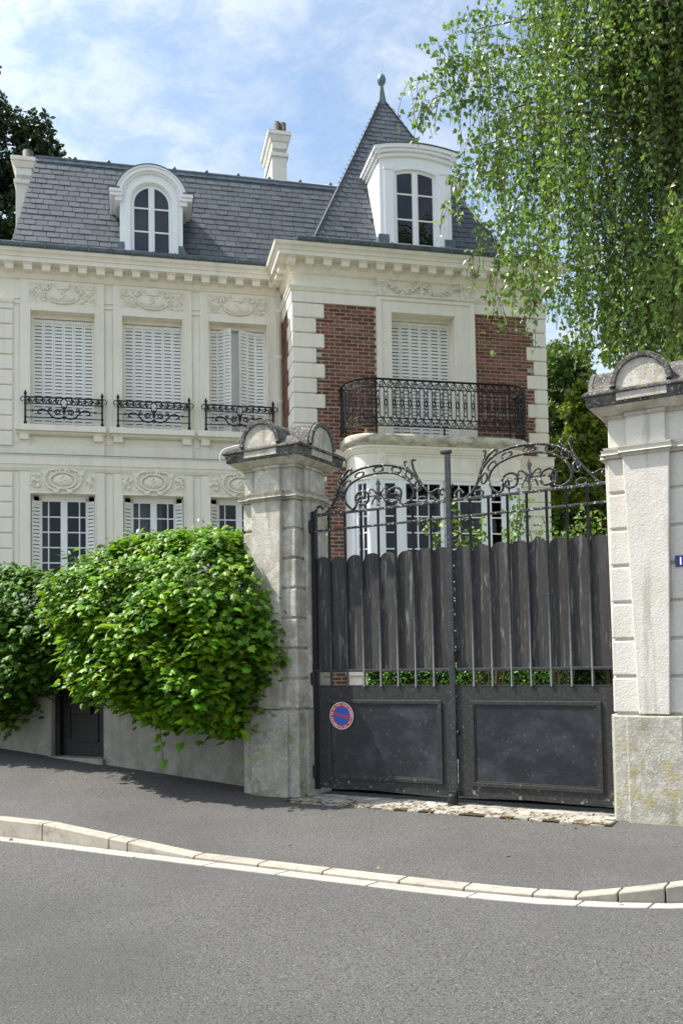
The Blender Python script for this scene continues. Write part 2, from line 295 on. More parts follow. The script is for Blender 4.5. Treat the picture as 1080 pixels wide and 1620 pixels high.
# ------------------------------------------------------------------ mesh builder (local axes: u along, n outwards = -y, z up)
BASE = {}
class MB:
    def __init__(s): s.v = []; s.f = []; s.sm = []
    def add(s, vs, fs, smooth=False):
        b = len(s.v); s.v += [tuple(p) for p in vs]; s.f += [tuple(i + b for i in f) for f in fs]; s.sm += [smooth] * len(fs); return s
    def box(s, u0, u1, n0, n1, z0, z1):
        vs = [(u, n, z) for z in (z0, z1) for n in (n0, n1) for u in (u0, u1)]
        return s.add(vs, [(0, 1, 3, 2), (4, 6, 7, 5), (0, 4, 5, 1), (2, 3, 7, 6), (0, 2, 6, 4), (1, 5, 7, 3)])
    def frustum(s, b, t, z0, z1):      # b, t = (u0,u1,n0,n1)
        vs = [(b[0], b[2], z0), (b[1], b[2], z0), (b[1], b[3], z0), (b[0], b[3], z0), (t[0], t[2], z1), (t[1], t[2], z1), (t[1], t[3], z1), (t[0], t[3], z1)]
        return s.add(vs, [(0, 3, 2, 1), (4, 5, 6, 7), (0, 1, 5, 4), (1, 2, 6, 5), (2, 3, 7, 6), (3, 0, 4, 7)])
    def prism(s, poly, n0, n1, smooth=False):   # poly in (u,z)
        k = len(poly)
        vs = [(u, n0, z) for u, z in poly] + [(u, n1, z) for u, z in poly]
        s.add(vs, [tuple(range(k)), tuple(range(2 * k - 1, k - 1, -1))])
        b = len(s.v) - 2 * k
        for i in range(k):
            j = (i + 1) % k; s.f.append((b + i, b + j, b + k + j, b + k + i)); s.sm.append(smooth)
        return s
    def prism_u(s, poly, u0, u1):   # poly in (n,z)
        k = len(poly)
        vs = [(u0, n, z) for n, z in poly] + [(u1, n, z) for n, z in poly]
        s.add(vs, [tuple(range(k)), tuple(range(2 * k - 1, k - 1, -1))] + [(i, (i + 1) % k, k + (i + 1) % k, k + i) for i in range(k)])
        return s
    def plan(s, poly, z0, z1):      # poly in (u,n)
        k = len(poly)
        vs = [(u, n, z0) for u, n in poly] + [(u, n, z1) for u, n in poly]
        return s.add(vs, [tuple(range(k)), tuple(range(2 * k - 1, k - 1, -1))] + [(i, (i + 1) % k, k + (i + 1) % k, k + i) for i in range(k)])
    def quad(s, *p): return s.add(p, [tuple(range(len(p)))])
    def ring(s, poly_o, poly_i, n0, n1, closed=True):   # band between two outlines in (u,z)
        k = len(poly_o)
        vs = [(u, n, z) for n in (n0, n1) for P in (poly_o, poly_i) for u, z in P]
        fs = []
        for i in range(k if closed else k - 1):
            j = (i + 1) % k
            fs += [(i, j, k + j, k + i), (2 * k + i, 3 * k + i, 3 * k + j, 2 * k + j), (i, 2 * k + i, 2 * k + j, j), (k + i, k + j, 3 * k + j, 3 * k + i)]
        if not closed:
            for i in (0, k - 1): fs.append((i, k + i, 3 * k + i, 2 * k + i))
        return s.add(vs, fs)
    def sweep(s, path, prof, closed=False, smooth=False):   # path [(u,n)], prof [(out,z)]
        k = len(path); m = len(prof); vs = []
        P = [Vector((a, b)) for a, b in path]
        def nrm(a, b): d = (b - a).normalized(); return Vector((-d.y, d.x))
        for i in range(k):
            if closed: na, nb = nrm(P[i - 1], P[i]), nrm(P[i], P[(i + 1) % k])
            else:
                na = nrm(P[i - 1], P[i]) if i else nrm(P[0], P[1]); nb = nrm(P[i], P[i + 1]) if i < k - 1 else na
            mi = na + nb; mi = mi / max(1e-6, mi.dot(na)) if mi.length > 1e-6 else na
            for o, z in prof: vs.append((P[i].x + mi.x * o, P[i].y + mi.y * o, z))
        fs = []
        for i in range(k if closed else k - 1):
            j = (i + 1) % k
            for a in range(m - 1): fs.append((i * m + a, j * m + a, j * m + a + 1, i * m + a + 1))
        if not closed: fs += [tuple(range(m)), tuple((k - 1) * m + a for a in range(m - 1, -1, -1))]
        return s.add(vs, fs, smooth)
    def tube(s, pts, r, seg=6, closed=False, flat=None, up=None):
        P = [Vector(p) for p in pts]; k = len(P); vs = []
        rr = r if isinstance(r, (list, tuple)) else [r] * k
        ref = Vector(up) if up else None
        for i in range(k):
            a = P[i - 1] if (i or closed) else P[i]; b = P[(i + 1) % k] if (i < k - 1 or closed) else P[i]
            d = (b - a); d = d.normalized() if d.length > 1e-9 else Vector((0, 0, 1))
            x = ref if ref else (Vector((0, 1, 0)) if abs(d.y) < .9 else Vector((1, 0, 0)))
            e1 = (x - d * x.dot(d)); e1 = e1.normalized() if e1.length > 1e-6 else d.orthogonal().normalized()
            e2 = d.cross(e1)
            for q in range(seg):
                t = 2 * math.pi * (q + .5) / seg
                vs.append(P[i] + (e1 * math.cos(t) * (flat or 1) + e2 * math.sin(t)) * rr[i])
        fs = []
        for i in range(k if closed else k - 1):
            j = (i + 1) % k
            for q in range(seg): w = (q + 1) % seg; fs.append((i * seg + q, i * seg + w, j * seg + w, j * seg + q))
        if not closed: fs += [tuple(range(seg)), tuple((k - 1) * seg + q for q in range(seg - 1, -1, -1))]
        return s.add(vs, fs, seg > 4)
    def lathe(s, c, prof, seg=20):    # prof [(r,z)] about a vertical axis at c=(u,n)
        vs = [(c[0] + r * math.cos(2 * math.pi * q / seg), c[1] + r * math.sin(2 * math.pi * q / seg), z) for r, z in prof for q in range(seg)]
        fs = [(i * seg + q, i * seg + (q + 1) % seg, (i + 1) * seg + (q + 1) % seg, (i + 1) * seg + q) for i in range(len(prof) - 1) for q in range(seg)]
        fs += [tuple(range(seg)), tuple((len(prof) - 1) * seg + q for q in range(seg))]
        return s.add(vs, fs, True)
    def blob(s, c, r, rot=0.0, a=8, b=5):     # ellipsoid, rotated in the (u,z) plane
        vs = []; cs, sn = math.cos(rot), math.sin(rot)
        for i in range(b + 1):
            th = math.pi * i / b
            for q in range(a):
                ph = 2 * math.pi * q / a
                x, y, z = r[0] * math.sin(th) * math.cos(ph), r[1] * math.sin(th) * math.sin(ph), r[2] * math.cos(th)
                vs.append((c[0] + x * cs - z * sn, c[1] + y, c[2] + x * sn + z * cs))
        fs = [(i * a + q, i * a + (q + 1) % a, (i + 1) * a + (q + 1) % a, (i + 1) * a + q) for i in range(b) for q in range(a)]
        return s.add(vs, fs, True)
    def mesh(s, name, base=(0, 0, 0)):
        me = bpy.data.meshes.new(name)
        me.from_pydata([(v[0] - base[0], -(v[1] - base[1]), v[2] - base[2]) for v in s.v], [], s.f)
        me.polygons.foreach_set('use_smooth', s.sm); me.update()
        return me
    def build(s, name, m, parent=None, bevel=0.0, base=None, label=None):
        if base is None: base = BASE.get(parent.name, (0, 0, 0)) if parent else (0, 0, 0)
        me = s.mesh(name, base); me.materials.append(m)
        return link(name, me, parent, bevel, label)

def bev(o, w):
    md = o.modifiers.new('bevel', 'BEVEL'); md.width = w; md.segments = 2; md.limit_method = 'ANGLE'; md.angle_limit = rad(40)
def link(name, me, parent=None, bevel=0.0, label=None):
    o = bpy.data.objects.new(name, me); COL.objects.link(o)
    if parent: o.parent = parent; BASE[o.name] = BASE.get(parent.name, (0, 0, 0))
    if bevel: bev(o, bevel)
    if label: o['label'] = label
    return o
def tag(o, label=None, cat=None, group=None, kind=None):
    if label: o['label'] = label
    if cat: o['category'] = cat
    if group: o['group'] = group
    if kind: o['kind'] = kind
    return o
def thing(name, label, cat, frame='W', base=(0, 0, 0), group=None):
    o = bpy.data.objects.new(name, None); COL.objects.link(o); o.empty_display_size = .2
    if frame == 'G': o.location = GW(*base); o.rotation_euler.z = -GY
    elif frame == 'H': o.location = HW(*base); o.rotation_euler.z = HY
    else: o.location = base
    BASE[o.name] = tuple(base)
    return tag(o, label, cat, group)
def place(mesh, name, parent, u, n, z, rot=None, scale=None):      # another copy of a shared mesh, in the parent's axes
    o = bpy.data.objects.new(name, mesh); COL.objects.link(o); o.parent = parent
    b = BASE.get(parent.name, (0, 0, 0)); o.location = (u - b[0], -(n - b[1]), z - b[2])
    if rot: o.rotation_euler = rot
    if scale: o.scale = scale
    return o
def frame_only(o, frame, base=(0, 0, 0)):
    if frame == 'G': o.location = GW(*base); o.rotation_euler.z = -GY
    elif frame == 'H': o.location = HW(*base); o.rotation_euler.z = HY
    return o
def spline(pts, sub=6, closed=False):
    P = [np.array(p, float) for p in pts]; n = len(P); outp = []
    rng = range(n if closed else n - 1)
    for i in rng:
        p0 = P[(i - 1) % n] if (closed or i > 0) else P[0] * 2 - P[1]
        p1, p2 = P[i], P[(i + 1) % n]
        p3 = P[(i + 2) % n] if (closed or i < n - 2) else P[-1] * 2 - P[-2]
        for k in range(sub):
            t = k / sub
            outp.append(tuple(.5 * ((2 * p1) + (-p0 + p2) * t + (2 * p0 - 5 * p1 + 4 * p2 - p3) * t * t + (-p0 + 3 * p1 - 3 * p2 + p3) * t ** 3)))
    if not closed: outp.append(tuple(P[-1]))
    return outp
def arc(cu, cz, r, a0, a1, k=16, ry=None):
    return [(cu + r * math.cos(a0 + (a1 - a0) * i / k), cz + (ry or r) * math.sin(a0 + (a1 - a0) * i / k)) for i in range(k + 1)]
def spiral(cu, cz, r0, r1, a0, turns, k=18):
    return [(cu + (r0 + (r1 - r0) * i / k) * math.cos(a0 + turns * 2 * math.pi * i / k), cz + (r0 + (r1 - r0) * i / k) * math.sin(a0 + turns * 2 * math.pi * i / k)) for i in range(k + 1)]
def at_n(pts, n): return [(u, n, z) for u, z in pts]

def piece_rnd(o, k):      # every piece of a joined part keeps a tone of its own
    me = o.data; n = len(me.vertices) // k + 1
    at = me.attributes.new('rnd', 'FLOAT', 'POINT'); at.data.foreach_set('value', np.repeat(np.random.default_rng(3).random(n), k)[:len(me.vertices)].astype(np.float32)); return o
# ------------------------------------------------------------------ leaves
def T_ivy():
    o = [(0, 0), (.28, -.16), (.50, .10), (.34, .30), (.46, .58), (.20, .62), (0, 1.05), (-.20, .62), (-.46, .58), (-.34, .30), (-.50, .10), (-.28, -.16)]
    v = [(x, y, -.34 * abs(x) - .22 * max(0, y - .3) ** 2) for x, y in o] + [(0, .35, .05)]
    return np.array(v), [(i, (i + 1) % 12, 12) for i in range(12)]
def T_ovate():
    v = [(0, 0, 0), (.30, .18, .06), (.36, .40, .08), (.16, .78, .02), (0, 1.1, -.08), (-.16, .78, .02), (-.36, .40, .08), (-.30, .18, .06), (0, .45, -.03)]
    return np.array(v), [(i, (i + 1) % 8, 8) for i in range(8)]
def T_birch():
    v = [(0, 0, 0), (.38, .30, .07), (.17, .72, .02), (0, 1.12, -.08), (-.17, .72, .02), (-.38, .30, .07), (0, .4, -.03)]
    return np.array(v), [(i, (i + 1) % 6, 6) for i in range(6)]
def T_lance():
    v = [(0, 0, 0), (.17, .35, .05), (.13, .75, .02), (0, 1.15, -.1), (-.13, .75, .02), (-.17, .35, .05)]
    return np.array(v), [(0, 1, 5), (1, 2, 4, 5), (2, 3, 4)]
def T_clump():
    v = []; f = []; r = random.Random(3)
    for k in range(4):
        a = r.uniform(0, 6.28); c = np.array([math.cos(a) * .3, .35 + math.sin(a) * .3, r.uniform(-.2, .2)])
        d = np.array([r.uniform(-1, 1), r.uniform(-1, 1), r.uniform(-.5, .5)]); d /= np.linalg.norm(d)
        e = np.cross(d, [r.uniform(-1, 1), r.uniform(-1, 1), 1.0]); e /= np.linalg.norm(e)
        b = len(v); v += [c - d * .42, c + e * .22, c + d * .45, c - e * .22]; f.append((b, b + 1, b + 2, b + 3))
    return np.array(v), f
def leaf_mesh(name, tmpl, P, Nn, Tip, S, m, rv=None):
    """one mesh of many leaves: P positions, Nn face directions, Tip leaf-tip directions, S sizes"""
    tv, tf = tmpl
    P = np.asarray(P, float); N = len(P)
    Nn = np.asarray(Nn, float); Nn = Nn / (np.linalg.norm(Nn, axis=1, keepdims=True) + 1e-9)
    Tip = np.asarray(Tip, float); Tip = Tip - (Tip * Nn).sum(1, keepdims=True) * Nn
    Tip = Tip / (np.linalg.norm(Tip, axis=1, keepdims=True) + 1e-9)
    X = np.cross(Tip, Nn)
    S = np.broadcast_to(np.asarray(S, float), (N,))[:, None]
    k = len(tv)
    V = (P[:, None, :] + S[:, None] * (tv[None, :, 0:1] * X[:, None, :] + tv[None, :, 1:2] * Tip[:, None, :] + tv[None, :, 2:3] * Nn[:, None, :])).reshape(-1, 3)
    lens = [len(f) for f in tf]; flat = np.array([i for f in tf for i in f])
    L = (flat[None, :] + (np.arange(N) * k)[:, None]).reshape(-1)
    tot = np.tile(np.array(lens), N); st = np.concatenate([[0], np.cumsum(tot)[:-1]])
    me = bpy.data.meshes.new(name)
    me.vertices.add(len(V)); me.vertices.foreach_set('co', V.astype(np.float32).ravel())
    me.loops.add(len(L)); me.loops.foreach_set('vertex_index', L.astype(np.int32))
    me.polygons.add(len(tot)); me.polygons.foreach_set('loop_start', st.astype(np.int32)); me.polygons.foreach_set('loop_total', tot.astype(np.int32))
    me.polygons.foreach_set('use_smooth', np.ones(len(tot), bool))
    at = me.attributes.new('rnd', 'FLOAT', 'POINT')
    rv = RNG.random(N) if rv is None else rv
    at.data.foreach_set('value', np.repeat(rv, k).astype(np.float32))
    me.update(calc_edges=True); me.materials.append(m)
    return me
def unit(N):
    v = RNG.normal(size=(N, 3)); return v / np.linalg.norm(v, axis=1, keepdims=True)

# ================================================================== GROUND
def zwall(u): return -.05 + (.072 * (-.6 - u) if u < -.6 else 0)
def nk(u):      # kerb front line
    d = max(0, u - 1.8)
    return 2.88 - min(.0098 * d ** 3.8, .38 + max(0, d - 2.6) * .55)
def zk(u):      # kerb top height
    if u < -1.2: return 0.0
    if u < .6: return -.134 * (u + 1.2) / 1.8
    if u < 3.75: return -.134
    return min(0, -.134 + .112 * (u - 3.75) / .8)
ZR = -.155
g = MB()
us = np.linspace(-12, 9, 85); ns = 13
for i, u in enumerate(us):
    for j in range(ns):
        t = j / (ns - 1); n0 = -1.0; n1 = nk(u) - .148
        n = n0 + (n1 - n0) * t; zt = zwall(u) + (zk(u) - .004 - zwall(u)) * max(0, min(1, (n - .3) / (n1 - .3)))
        g.v.append((u, n, zt))
for i in range(len(us) - 1):
    for j in range(ns - 1):
        a = i * ns + j; g.f.append((a, a + ns, a + ns + 1, a + 1)); g.sm.append(True)
pav = frame_only(g.build('pavement', PAVEM), 'G'); tag(pav, kind='structure')
g = MB()
ul = np.linspace(-60, 60, 121)
P0 = [(u, nk(u) + .185 if u < 9 else nk(9) + .185) for u in ul]
for u, n in P0: g.v.append((u, n, ZR + .0)); g.v.append((u, 11.5, ZR + .03)); g.v.append((u, 14, ZR))
for i in range(len(ul) - 1):
    for j in (0, 1): a = i * 3 + j; g.f.append((a, a + 3, a + 4, a + 1)); g.sm.append(True)
tag(frame_only(g.build('road', ROADM), 'G'), kind='structure')
g = MB(); g.quad((-60, 14, ZR + .12), (60, 14, ZR + .12), (60, 40, ZR + .12), (-60, 40, ZR + .12)); g.quad((-60, 14, ZR), (60, 14, ZR), (60, 14, ZR + .12), (-60, 14, ZR + .12))
tag(frame_only(g.build('far_pavement', PAVEM), 'G'), kind='structure')
tag(MB().quad((-900, -900, -.45), (900, -900, -.45), (900, 900, -.45), (-900, 900, -.45)).build('ground', FARG), kind='structure')
# garden behind the wall, rising gently to the right rear
g = MB(); ux = np.linspace(-14, 14, 30); nx = np.linspace(-.35, -30, 30)
for a in ux:
    for b in nx:
        w = GW(a, b); h = -.03 + max(0, min(1, (w.y - 13) / 13)) * max(0, min(1, (w.x - 2.5) / 3)) * 1.25 + .02 * math.sin(a * 3) * math.cos(b * 2)
        g.v.append((a, b, h + (max(0, -.6 - a) * .05 if b < -.5 else 0)))
for i in range(29):
    for j in range(29): a = i * 30 + j; g.f.append((a, a + 30, a + 31, a + 1)); g.sm.append(True)
tag(frame_only(g.build('garden_ground', GARDEN), 'G'), kind='structure')

# kerb and gutter: one object each, with every block a piece of its own
kerb = tag(frame_only(MB().sweep([(u, nk(u)) for u in np.linspace(-12, 8.5, 83)], [(-.135, -.35), (-.135, -.17), (-.01, -.17), (-.01, -.35)]).build('kerb', DIRT), 'G'), kind='structure')
joints = [-11.6, -10.6, -9.6, -8.6, -7.6, -6.6, -5.6, -4.6, -3.75, -2.85, -1.9, -1.2, -.36, -.14, .6, 1.25, 1.85, 2.5, 3.0, 3.48, 3.76, 4.02, 4.30, 4.62, 5.0, 5.5, 6.0, 6.6, 7.2, 7.9]
for a, b in zip(joints[:-1], joints[1:]):
    m_ = MB(); k = max(2, int((b - a) / .2) + 1); vs = []
    for i in range(k):
        u = a + .005 + (b - a - .010) * i / (k - 1); f = nk(u); z = zk(u) + random.uniform(-.001, .001)
        vs += [(u, f - .15, -.3), (u, f - .15, z), (u, f - .014, z), (u, f - .004, z - .012), (u, f + .002, -.3)]
    fs = [(i * 5 + j, (i + 1) * 5 + j, (i + 1) * 5 + (j + 1) % 5, i * 5 + (j + 1) % 5) for i in range(k - 1) for j in range(5)] + [(0, 1, 2, 3, 4), tuple((k - 1) * 5 + j for j in range(4, -1, -1))]
    m_.add(vs, fs).build('kerb_stone', KERBM, kerb, .008)
gut = tag(frame_only(MB().sweep([(u, nk(u)) for u in np.linspace(-12, 8.5, 83)], [(.004, -.4), (.004, -.176), (.18, -.176), (.18, -.4)]).build('gutter', DIRT), 'G'), kind='structure')
u = -11.6
gj = []
while u < 8: gj.append(u); u += random.uniform(.70, .80) if u < 3.2 else .42
for a, b in zip(gj[:-1], gj[1:]):
    vs = []
    for i in range(4):
        u = a + .005 + (b - a - .010) * i / 3; f = nk(u); d = random.uniform(-.0015, .0015)
        vs += [(u, f + .008, -.3), (u, f + .008, -.158 + d), (u, f + .188, -.146 + d), (u, f + .188, -.3)]
    fs = [(i * 4 + j, (i + 1) * 4 + j, (i + 1) * 4 + (j + 1) % 4, i * 4 + (j + 1) % 4) for i in range(3) for j in range(4)] + [(0, 1, 2, 3), (15, 14, 13, 12)]
    MB().add(vs, fs).build('gutter_block', GUTM, gut, .006)
# strip of setts at the gate
strip = tag(frame_only(MB().quad((-.05, -.45, -.052), (3.47, -.45, -.052), (3.47, .57, -.046), (-.05, .57, -.046)).build('sett_strip', DIRT), 'G'), kind='structure')
smesh = []
for k in range(7):
    w, d = random.uniform(.060, .070), random.uniform(.049, .055)
    pts = [(-w + random.uniform(-.008, .008), -d + random.uniform(-.007, .007)), (w + random.uniform(-.008, .008), -d + random.uniform(-.007, .007)), (w + random.uniform(-.008, .008), d + random.uniform(-.007, .007)), (-w + random.uniform(-.008, .008), d + random.uniform(-.007, .007))]
    top = [(x * .93, y * .92) for x, y in pts]
    mm = MB(); mm.add([(x, y, -.04) for x, y in pts] + [(x, y, .002) for x, y in pts] + [(x, y, .007 + random.uniform(-.003, .003)) for x, y in top],
        [(0, 1, 5, 4), (1, 2, 6, 5), (2, 3, 7, 6), (3, 0, 4, 7), (4, 5, 9, 8), (5, 6, 10, 9), (6, 7, 11, 10), (7, 4, 8, 11), (8, 9, 10, 11)])
    me = mm.mesh('sett'); me.materials.append(SETT); smesh.append(me)
for r in range(6):
    u = .03 + random.uniform(0, .1); n = -.02 + r * .108
    while u < 3.42:
        if not (r == 5 and random.random() < .35):
            place(random.choice(smesh), 'sett', strip, u, n + random.uniform(-.01, .01), -.050 + random.uniform(-.004, .004), (random.uniform(-.05, .05), random.uniform(-.05, .05), random.uniform(-.12, .12)), (random.uniform(.88, 1.12), 1, 1))
        u += random.uniform(.128, .15)

# ================================================================== VILLA
V = thing('villa', 'cream villa with red brick turret, slate mansard roof and iron balcony behind the gate', 'house', 'H')
ZC = 8.9
UL, UC, UR = -5.45, .08, 5.2
WINS = [(-4.79, -3.61), (-3.09, -1.94), (-1.42, -.26)]
def wallgrid(mb, u0, u1, z0, z1, n, ops, depth):
    us_ = sorted({u0, u1, *[o[0] for o in ops], *[o[1] for o in ops]}); zs_ = sorted({z0, z1, *[o[2] for o in ops], *[o[3] for o in ops]})
    for a, b in zip(us_[:-1], us_[1:]):
        for c, d in zip(zs_[:-1], zs_[1:]):
            mu, mz_ = (a + b) / 2, (c + d) / 2
            if any(o[0] < mu < o[1] and o[2] < mz_ < o[3] for o in ops): continue
            mb.quad((a, n, c), (b, n, c), (b, n, d), (a, n, d))
    for a, b, c, d in ops:
        mb.quad((a, n, c), (a, n, d), (a, n - depth, d), (a, n - depth, c)); mb.quad((b, n, d), (b, n, c), (b, n - depth, c), (b, n - depth, d))
        mb.quad((a, n, d), (b, n, d), (b, n - depth, d), (a, n - depth, d)); mb.quad((b, n, c), (a, n, c), (a, n - depth, c), (b, n - depth, c))
LOWZ = 1.2
ops = [(a, b, 6.01, 8.25) for a, b in WINS] + [(a, b, LOWZ, 4.73) for a, b in WINS]
w = MB()
wallgrid(w, UL, UC, -.2, 9.3, 0, ops, .30)
w.quad((UL, 0, -.2), (UL, 0, 9.3), (UL, -8, 9.3), (UL, -8, -.2)); w.quad((UL, -8, -.2), (UL, -8, 9.3), (UR, -8, 9.3), (UR, -8, -.2))
w.quad((UR, 1.2, -.2), (UR, -8, -.2), (UR, -8, 9.3), (UR, 1.2, 9.3))
w.quad((UC, 0, 5.4), (UC, 0, 9.3), (UC, 1.2, 9.3), (UC, 1.2, 5.4)); w.quad((UC, 0, -.2), (UC, 0, 5.4), (UC, 1.2, 5.4), (UC, 1.2, -.2))
wallgrid(w, UC, UR, -.2, 9.3, 1.2, [(1.99, 3.285, 5.62, 8.2), (1.15, 4.31, 1.0, 5.0)], .30)
w.quad((UL, -.05, 9.28), (UL, -8, 9.28), (UR, -8, 9.28), (UR, 1.1, 9.28), (UC, 1.1, 9.28), (UC, -.05, 9.28))
w.build('wall', PAINT, V)
# dark rooms behind the glass
r = MB()
r.box(UL + .1, UC - .05, -3.2, -3.1, LOWZ, 5.2); r.quad((UL + .1, -3.1, 5.15), (UC - .05, -3.1, 5.15), (UC - .05, -.32, 5.15), (UL + .1, -.32, 5.15))
r.quad((UL + .1, -3.1, LOWZ), (UC - .05, -3.1, LOWZ), (UC - .05, -.32, LOWZ), (UL + .1, -.32, LOWZ))
r.quad((UC + .1, -2.5, .9), (UR - .1, -2.5, .9), (UR - .1, -2.5, 5.2), (UC + .1, -2.5, 5.2)); r.quad((UC + .1, -2.5, 5.1), (UR - .1, -2.5, 5.1), (UR - .1, 1.15, 5.1), (UC + .1, 1.15, 5.1)); r.quad((1.12, 1.1, 4.85), (4.34, 1.1, 4.85), (4.34, 1.6, 4.85), (4.0, 1.9, 4.85), (1.46, 1.9, 4.85), (1.12, 1.6, 4.85))
r.quad((UC + .1, -2.5, 1.2), (UR - .1, -2.5, 1.2), (UR - .1, 1.15, 1.2), (UC + .1, 1.15, 1.2)); r.quad((1.12, 1.1, 1.19), (4.34, 1.1, 1.19), (4.34, 1.6, 1.19), (4.0, 1.9, 1.19), (1.46, 1.9, 1.19), (1.12, 1.6, 1.19))
for uu in (UC + .1, UR - .1): r.quad((uu, -2.5, .9), (uu, 1.1, .9), (uu, 1.1, 5.2), (uu, -2.5, 5.2))
for uu in (UL + .1, -3.35, -1.68, UC - .05): r.quad((uu, -3.1, LOWZ), (uu, -.32, LOWZ), (uu, -.32, 5.2), (uu, -3.1, 5.2))
r.build('room_interior', DARK, V)

WP = [(UL, -7), (UL, 0), (UC, 0), (UC, 1.2), (UR, 1.2), (UR, -7)]
corn = MB()
corn.sweep(WP, [(.0, 8.84), (.05, 8.86), (.09, 8.93), (.09, 8.945), (.10, 8.95), (.10, 9.07), (.12, 9.075), (.31, 9.08), (.31, 9.16), (.33, 9.165), (.335, 9.19), (.35, 9.22), (.385, 9.245), (.40, 9.285), (.40, 9.30), (0, 9.30)])
corn = corn.build('cornice', PAINT, V)
dm = MB().frustum((-.078, .078, .10, .245), (-.078, .078, .10, .265), 8.955, 9.072)
dm.box(-.092, .092, .10, .285, 9.055, 9.079)
dmesh = dm.mesh('dentil'); dmesh.materials.append(PAINT)
for i in range(17): place(dmesh, 'dentil', corn, -5.48 + i * .3325, 0, 0)
for i in range(3): place(dmesh, 'dentil', corn, UC, .33 + i * .3325, 0, (0, 0, -math.pi / 2))
for i in range(16): place(dmesh, 'dentil', corn, .0 + i * .3455 + .02, 1.2, 0)
gt = MB(); k = [(.385, 9.302), (.45, 9.33), (.465, 9.375), (.455, 9.385), (.44, 9.375), (.42, 9.34), (.36, 9.325), (.36, 9.302)]
gt.sweep([(UL - .02, 0), (UC, 0)], k); gt.sweep([(UC + .02, 1.2), (UR, 1.2)], k)
gt.sweep([(UL, -7), (UL, 0), (UC, 0), (UC, 1.2), (UR, 1.2), (UR, -7)], [(.0, 9.303), (.40, 9.303), (.405, 9.314), (.0, 9.32)])
gutr = gt.build('gutter', ZINC, V)
cl = MB()
for i in range(14): cl.box(-5.3 + i * .4, -5.27 + i * .4, .37, .472, 9.30, 9.392)
for i in range(13): cl.box(.3 + i * .4, .33 + i * .4, 1.57, 1.672, 9.30, 9.392)
cl.build('gutter_clip', ZINC, gutr)

# string course between the floors (main wing and turret flanks)
sc_prof = [(0, 5.15), (.045, 5.16), (.075, 5.215), (.08, 5.27), (.10, 5.275), (.10, 5.43), (.115, 5.435), (.125, 5.455), (0, 5.475)]
s_ = MB(); s_.sweep([(UL, -7), (UL, 0), (UC, 0), (UC, 1.2), (1.02, 1.2)], sc_prof); s_.sweep([(4.44, 1.2), (UR, 1.2), (UR, -7)], sc_prof)
s_.build('string_course', PAINT, V)
MB().sweep([(UL, -.5), (UL, 0), (UC, 0)], [(0, 5.478), (.13, 5.458), (.134, 5.464), (0, 5.484)]).build('ledge_flashing', ZINC, V)

# ---- window casings of the main wing
CAS = [(-4.98, -3.43), (-3.26, -1.755), (-1.595, -.046)]
for (a, b), (c, d) in zip(CAS, WINS):
    m_ = MB()
    for x0, x1 in ((a, c), (d, b)): m_.box(x0, x1, -.01, .045, 5.48, 8.85)
    m_.box(c, d, -.01, .045, 8.25, 8.85); m_.box(c, d, -.01, .045, 5.48, 5.66)
    for x0, x1 in ((a, c), (d, b)): m_.box(x0, x1, -.01, .045, -.2, 5.15)
    m_.box(c, d, -.01, .045, 4.73, 5.15)
    # thin arris round the opening
    for z0, z1, t in ((6.03, 8.25, 8.25), (LOWZ, 4.73, 4.73)):
        m_.box(c - .022, c, .045, .058, z0, t + .022); m_.box(d, d + .022, .045, .058, z0, t + .022); m_.box(c, d, .045, .058, t, t + .022)
    m_.build('window_casing', PAINT, V, .006)
    m_ = MB(); m_.box(a - .07, b + .03, -.01, .20, 5.90, 6.015); m_.sweep([(a - .05, .02), (b + .01, .02)], [(0, 5.84), (.10, 5.855), (.13, 5.898), (0, 5.899)])
    m_.box(a, a + .17, .03, .12, 5.74, 5.86); m_.box(b - .20, b - .03, .03, .12, 5.74, 5.86)
    m_.build('window_sill', PAINT, V, .006)
band = MB()
for x0, x1 in ((-3.43, -3.26), (-1.755, -1.595), (-.046, UC), (-5.10, -4.98)):
    band.box(x0 + .002, x1 - .002, -.01, .028, 8.37, 8.40); band.box(x0 + .002, x1 - .002, -.01, .028, 8.47, 8.50)
    band.box(x0 + .02, x1 - .02, -.01, .012, 5.7, 8.3); band.box(x0 + .02, x1 - .02, -.01, .012, .2, 5.1)
band.sweep([(UL, -.4), (UL, 0), (-5.10, 0)], [(0, 8.26), (.035, 8.265), (.035, 8.36), (.06, 8.38), (.07, 8.44), (0, 8.45)])
band.build('wall_band', PAINT, V, .004)
# rusticated corner blocks
def qblock(u0, u1, n0, n1, z0, z1):
    MB().box(u0, u1, n0, n1, z0 + .011, z1 - .011).build('quoin_stone', PAINT, V, .016)
zj = [8.25 - .2925 * i for i in range(10)]
for a, b in zip(zj[1:], zj[:-1]): qblock(UL - .035, -5.105, -.45, .04, a, b)
zj2 = [5.14 - .2925 * i for i in range(13)]
for a, b in zip(zj2[1:], zj2[:-1]): qblock(UL - .035, -5.105, -.45, .04, a, b)
zt = [8.285 - .2905 * i for i in range(10)]
for i, (a, b) in enumerate(zip(zt[1:], zt[:-1])):
    long = i % 2 == 0
    qblock(UC - .035, UC + (.59 if long else .43), 1.2 - (.43 if long else .56), 1.24, a, b)
    qblock(UR - (.40 if long else .25), UR + .035, .5, 1.24, a, b)
for i, (a, b) in enumerate(zip(zj2[1:], zj2[:-1])):
    qblock(UC - .035, UC + (.43 if i % 2 else .59), 1.2 - (.43 if i % 2 == 0 else .56), 1.24, a, b)
    qblock(UR - .62, UR + .035, .5, 1.24, a, b)

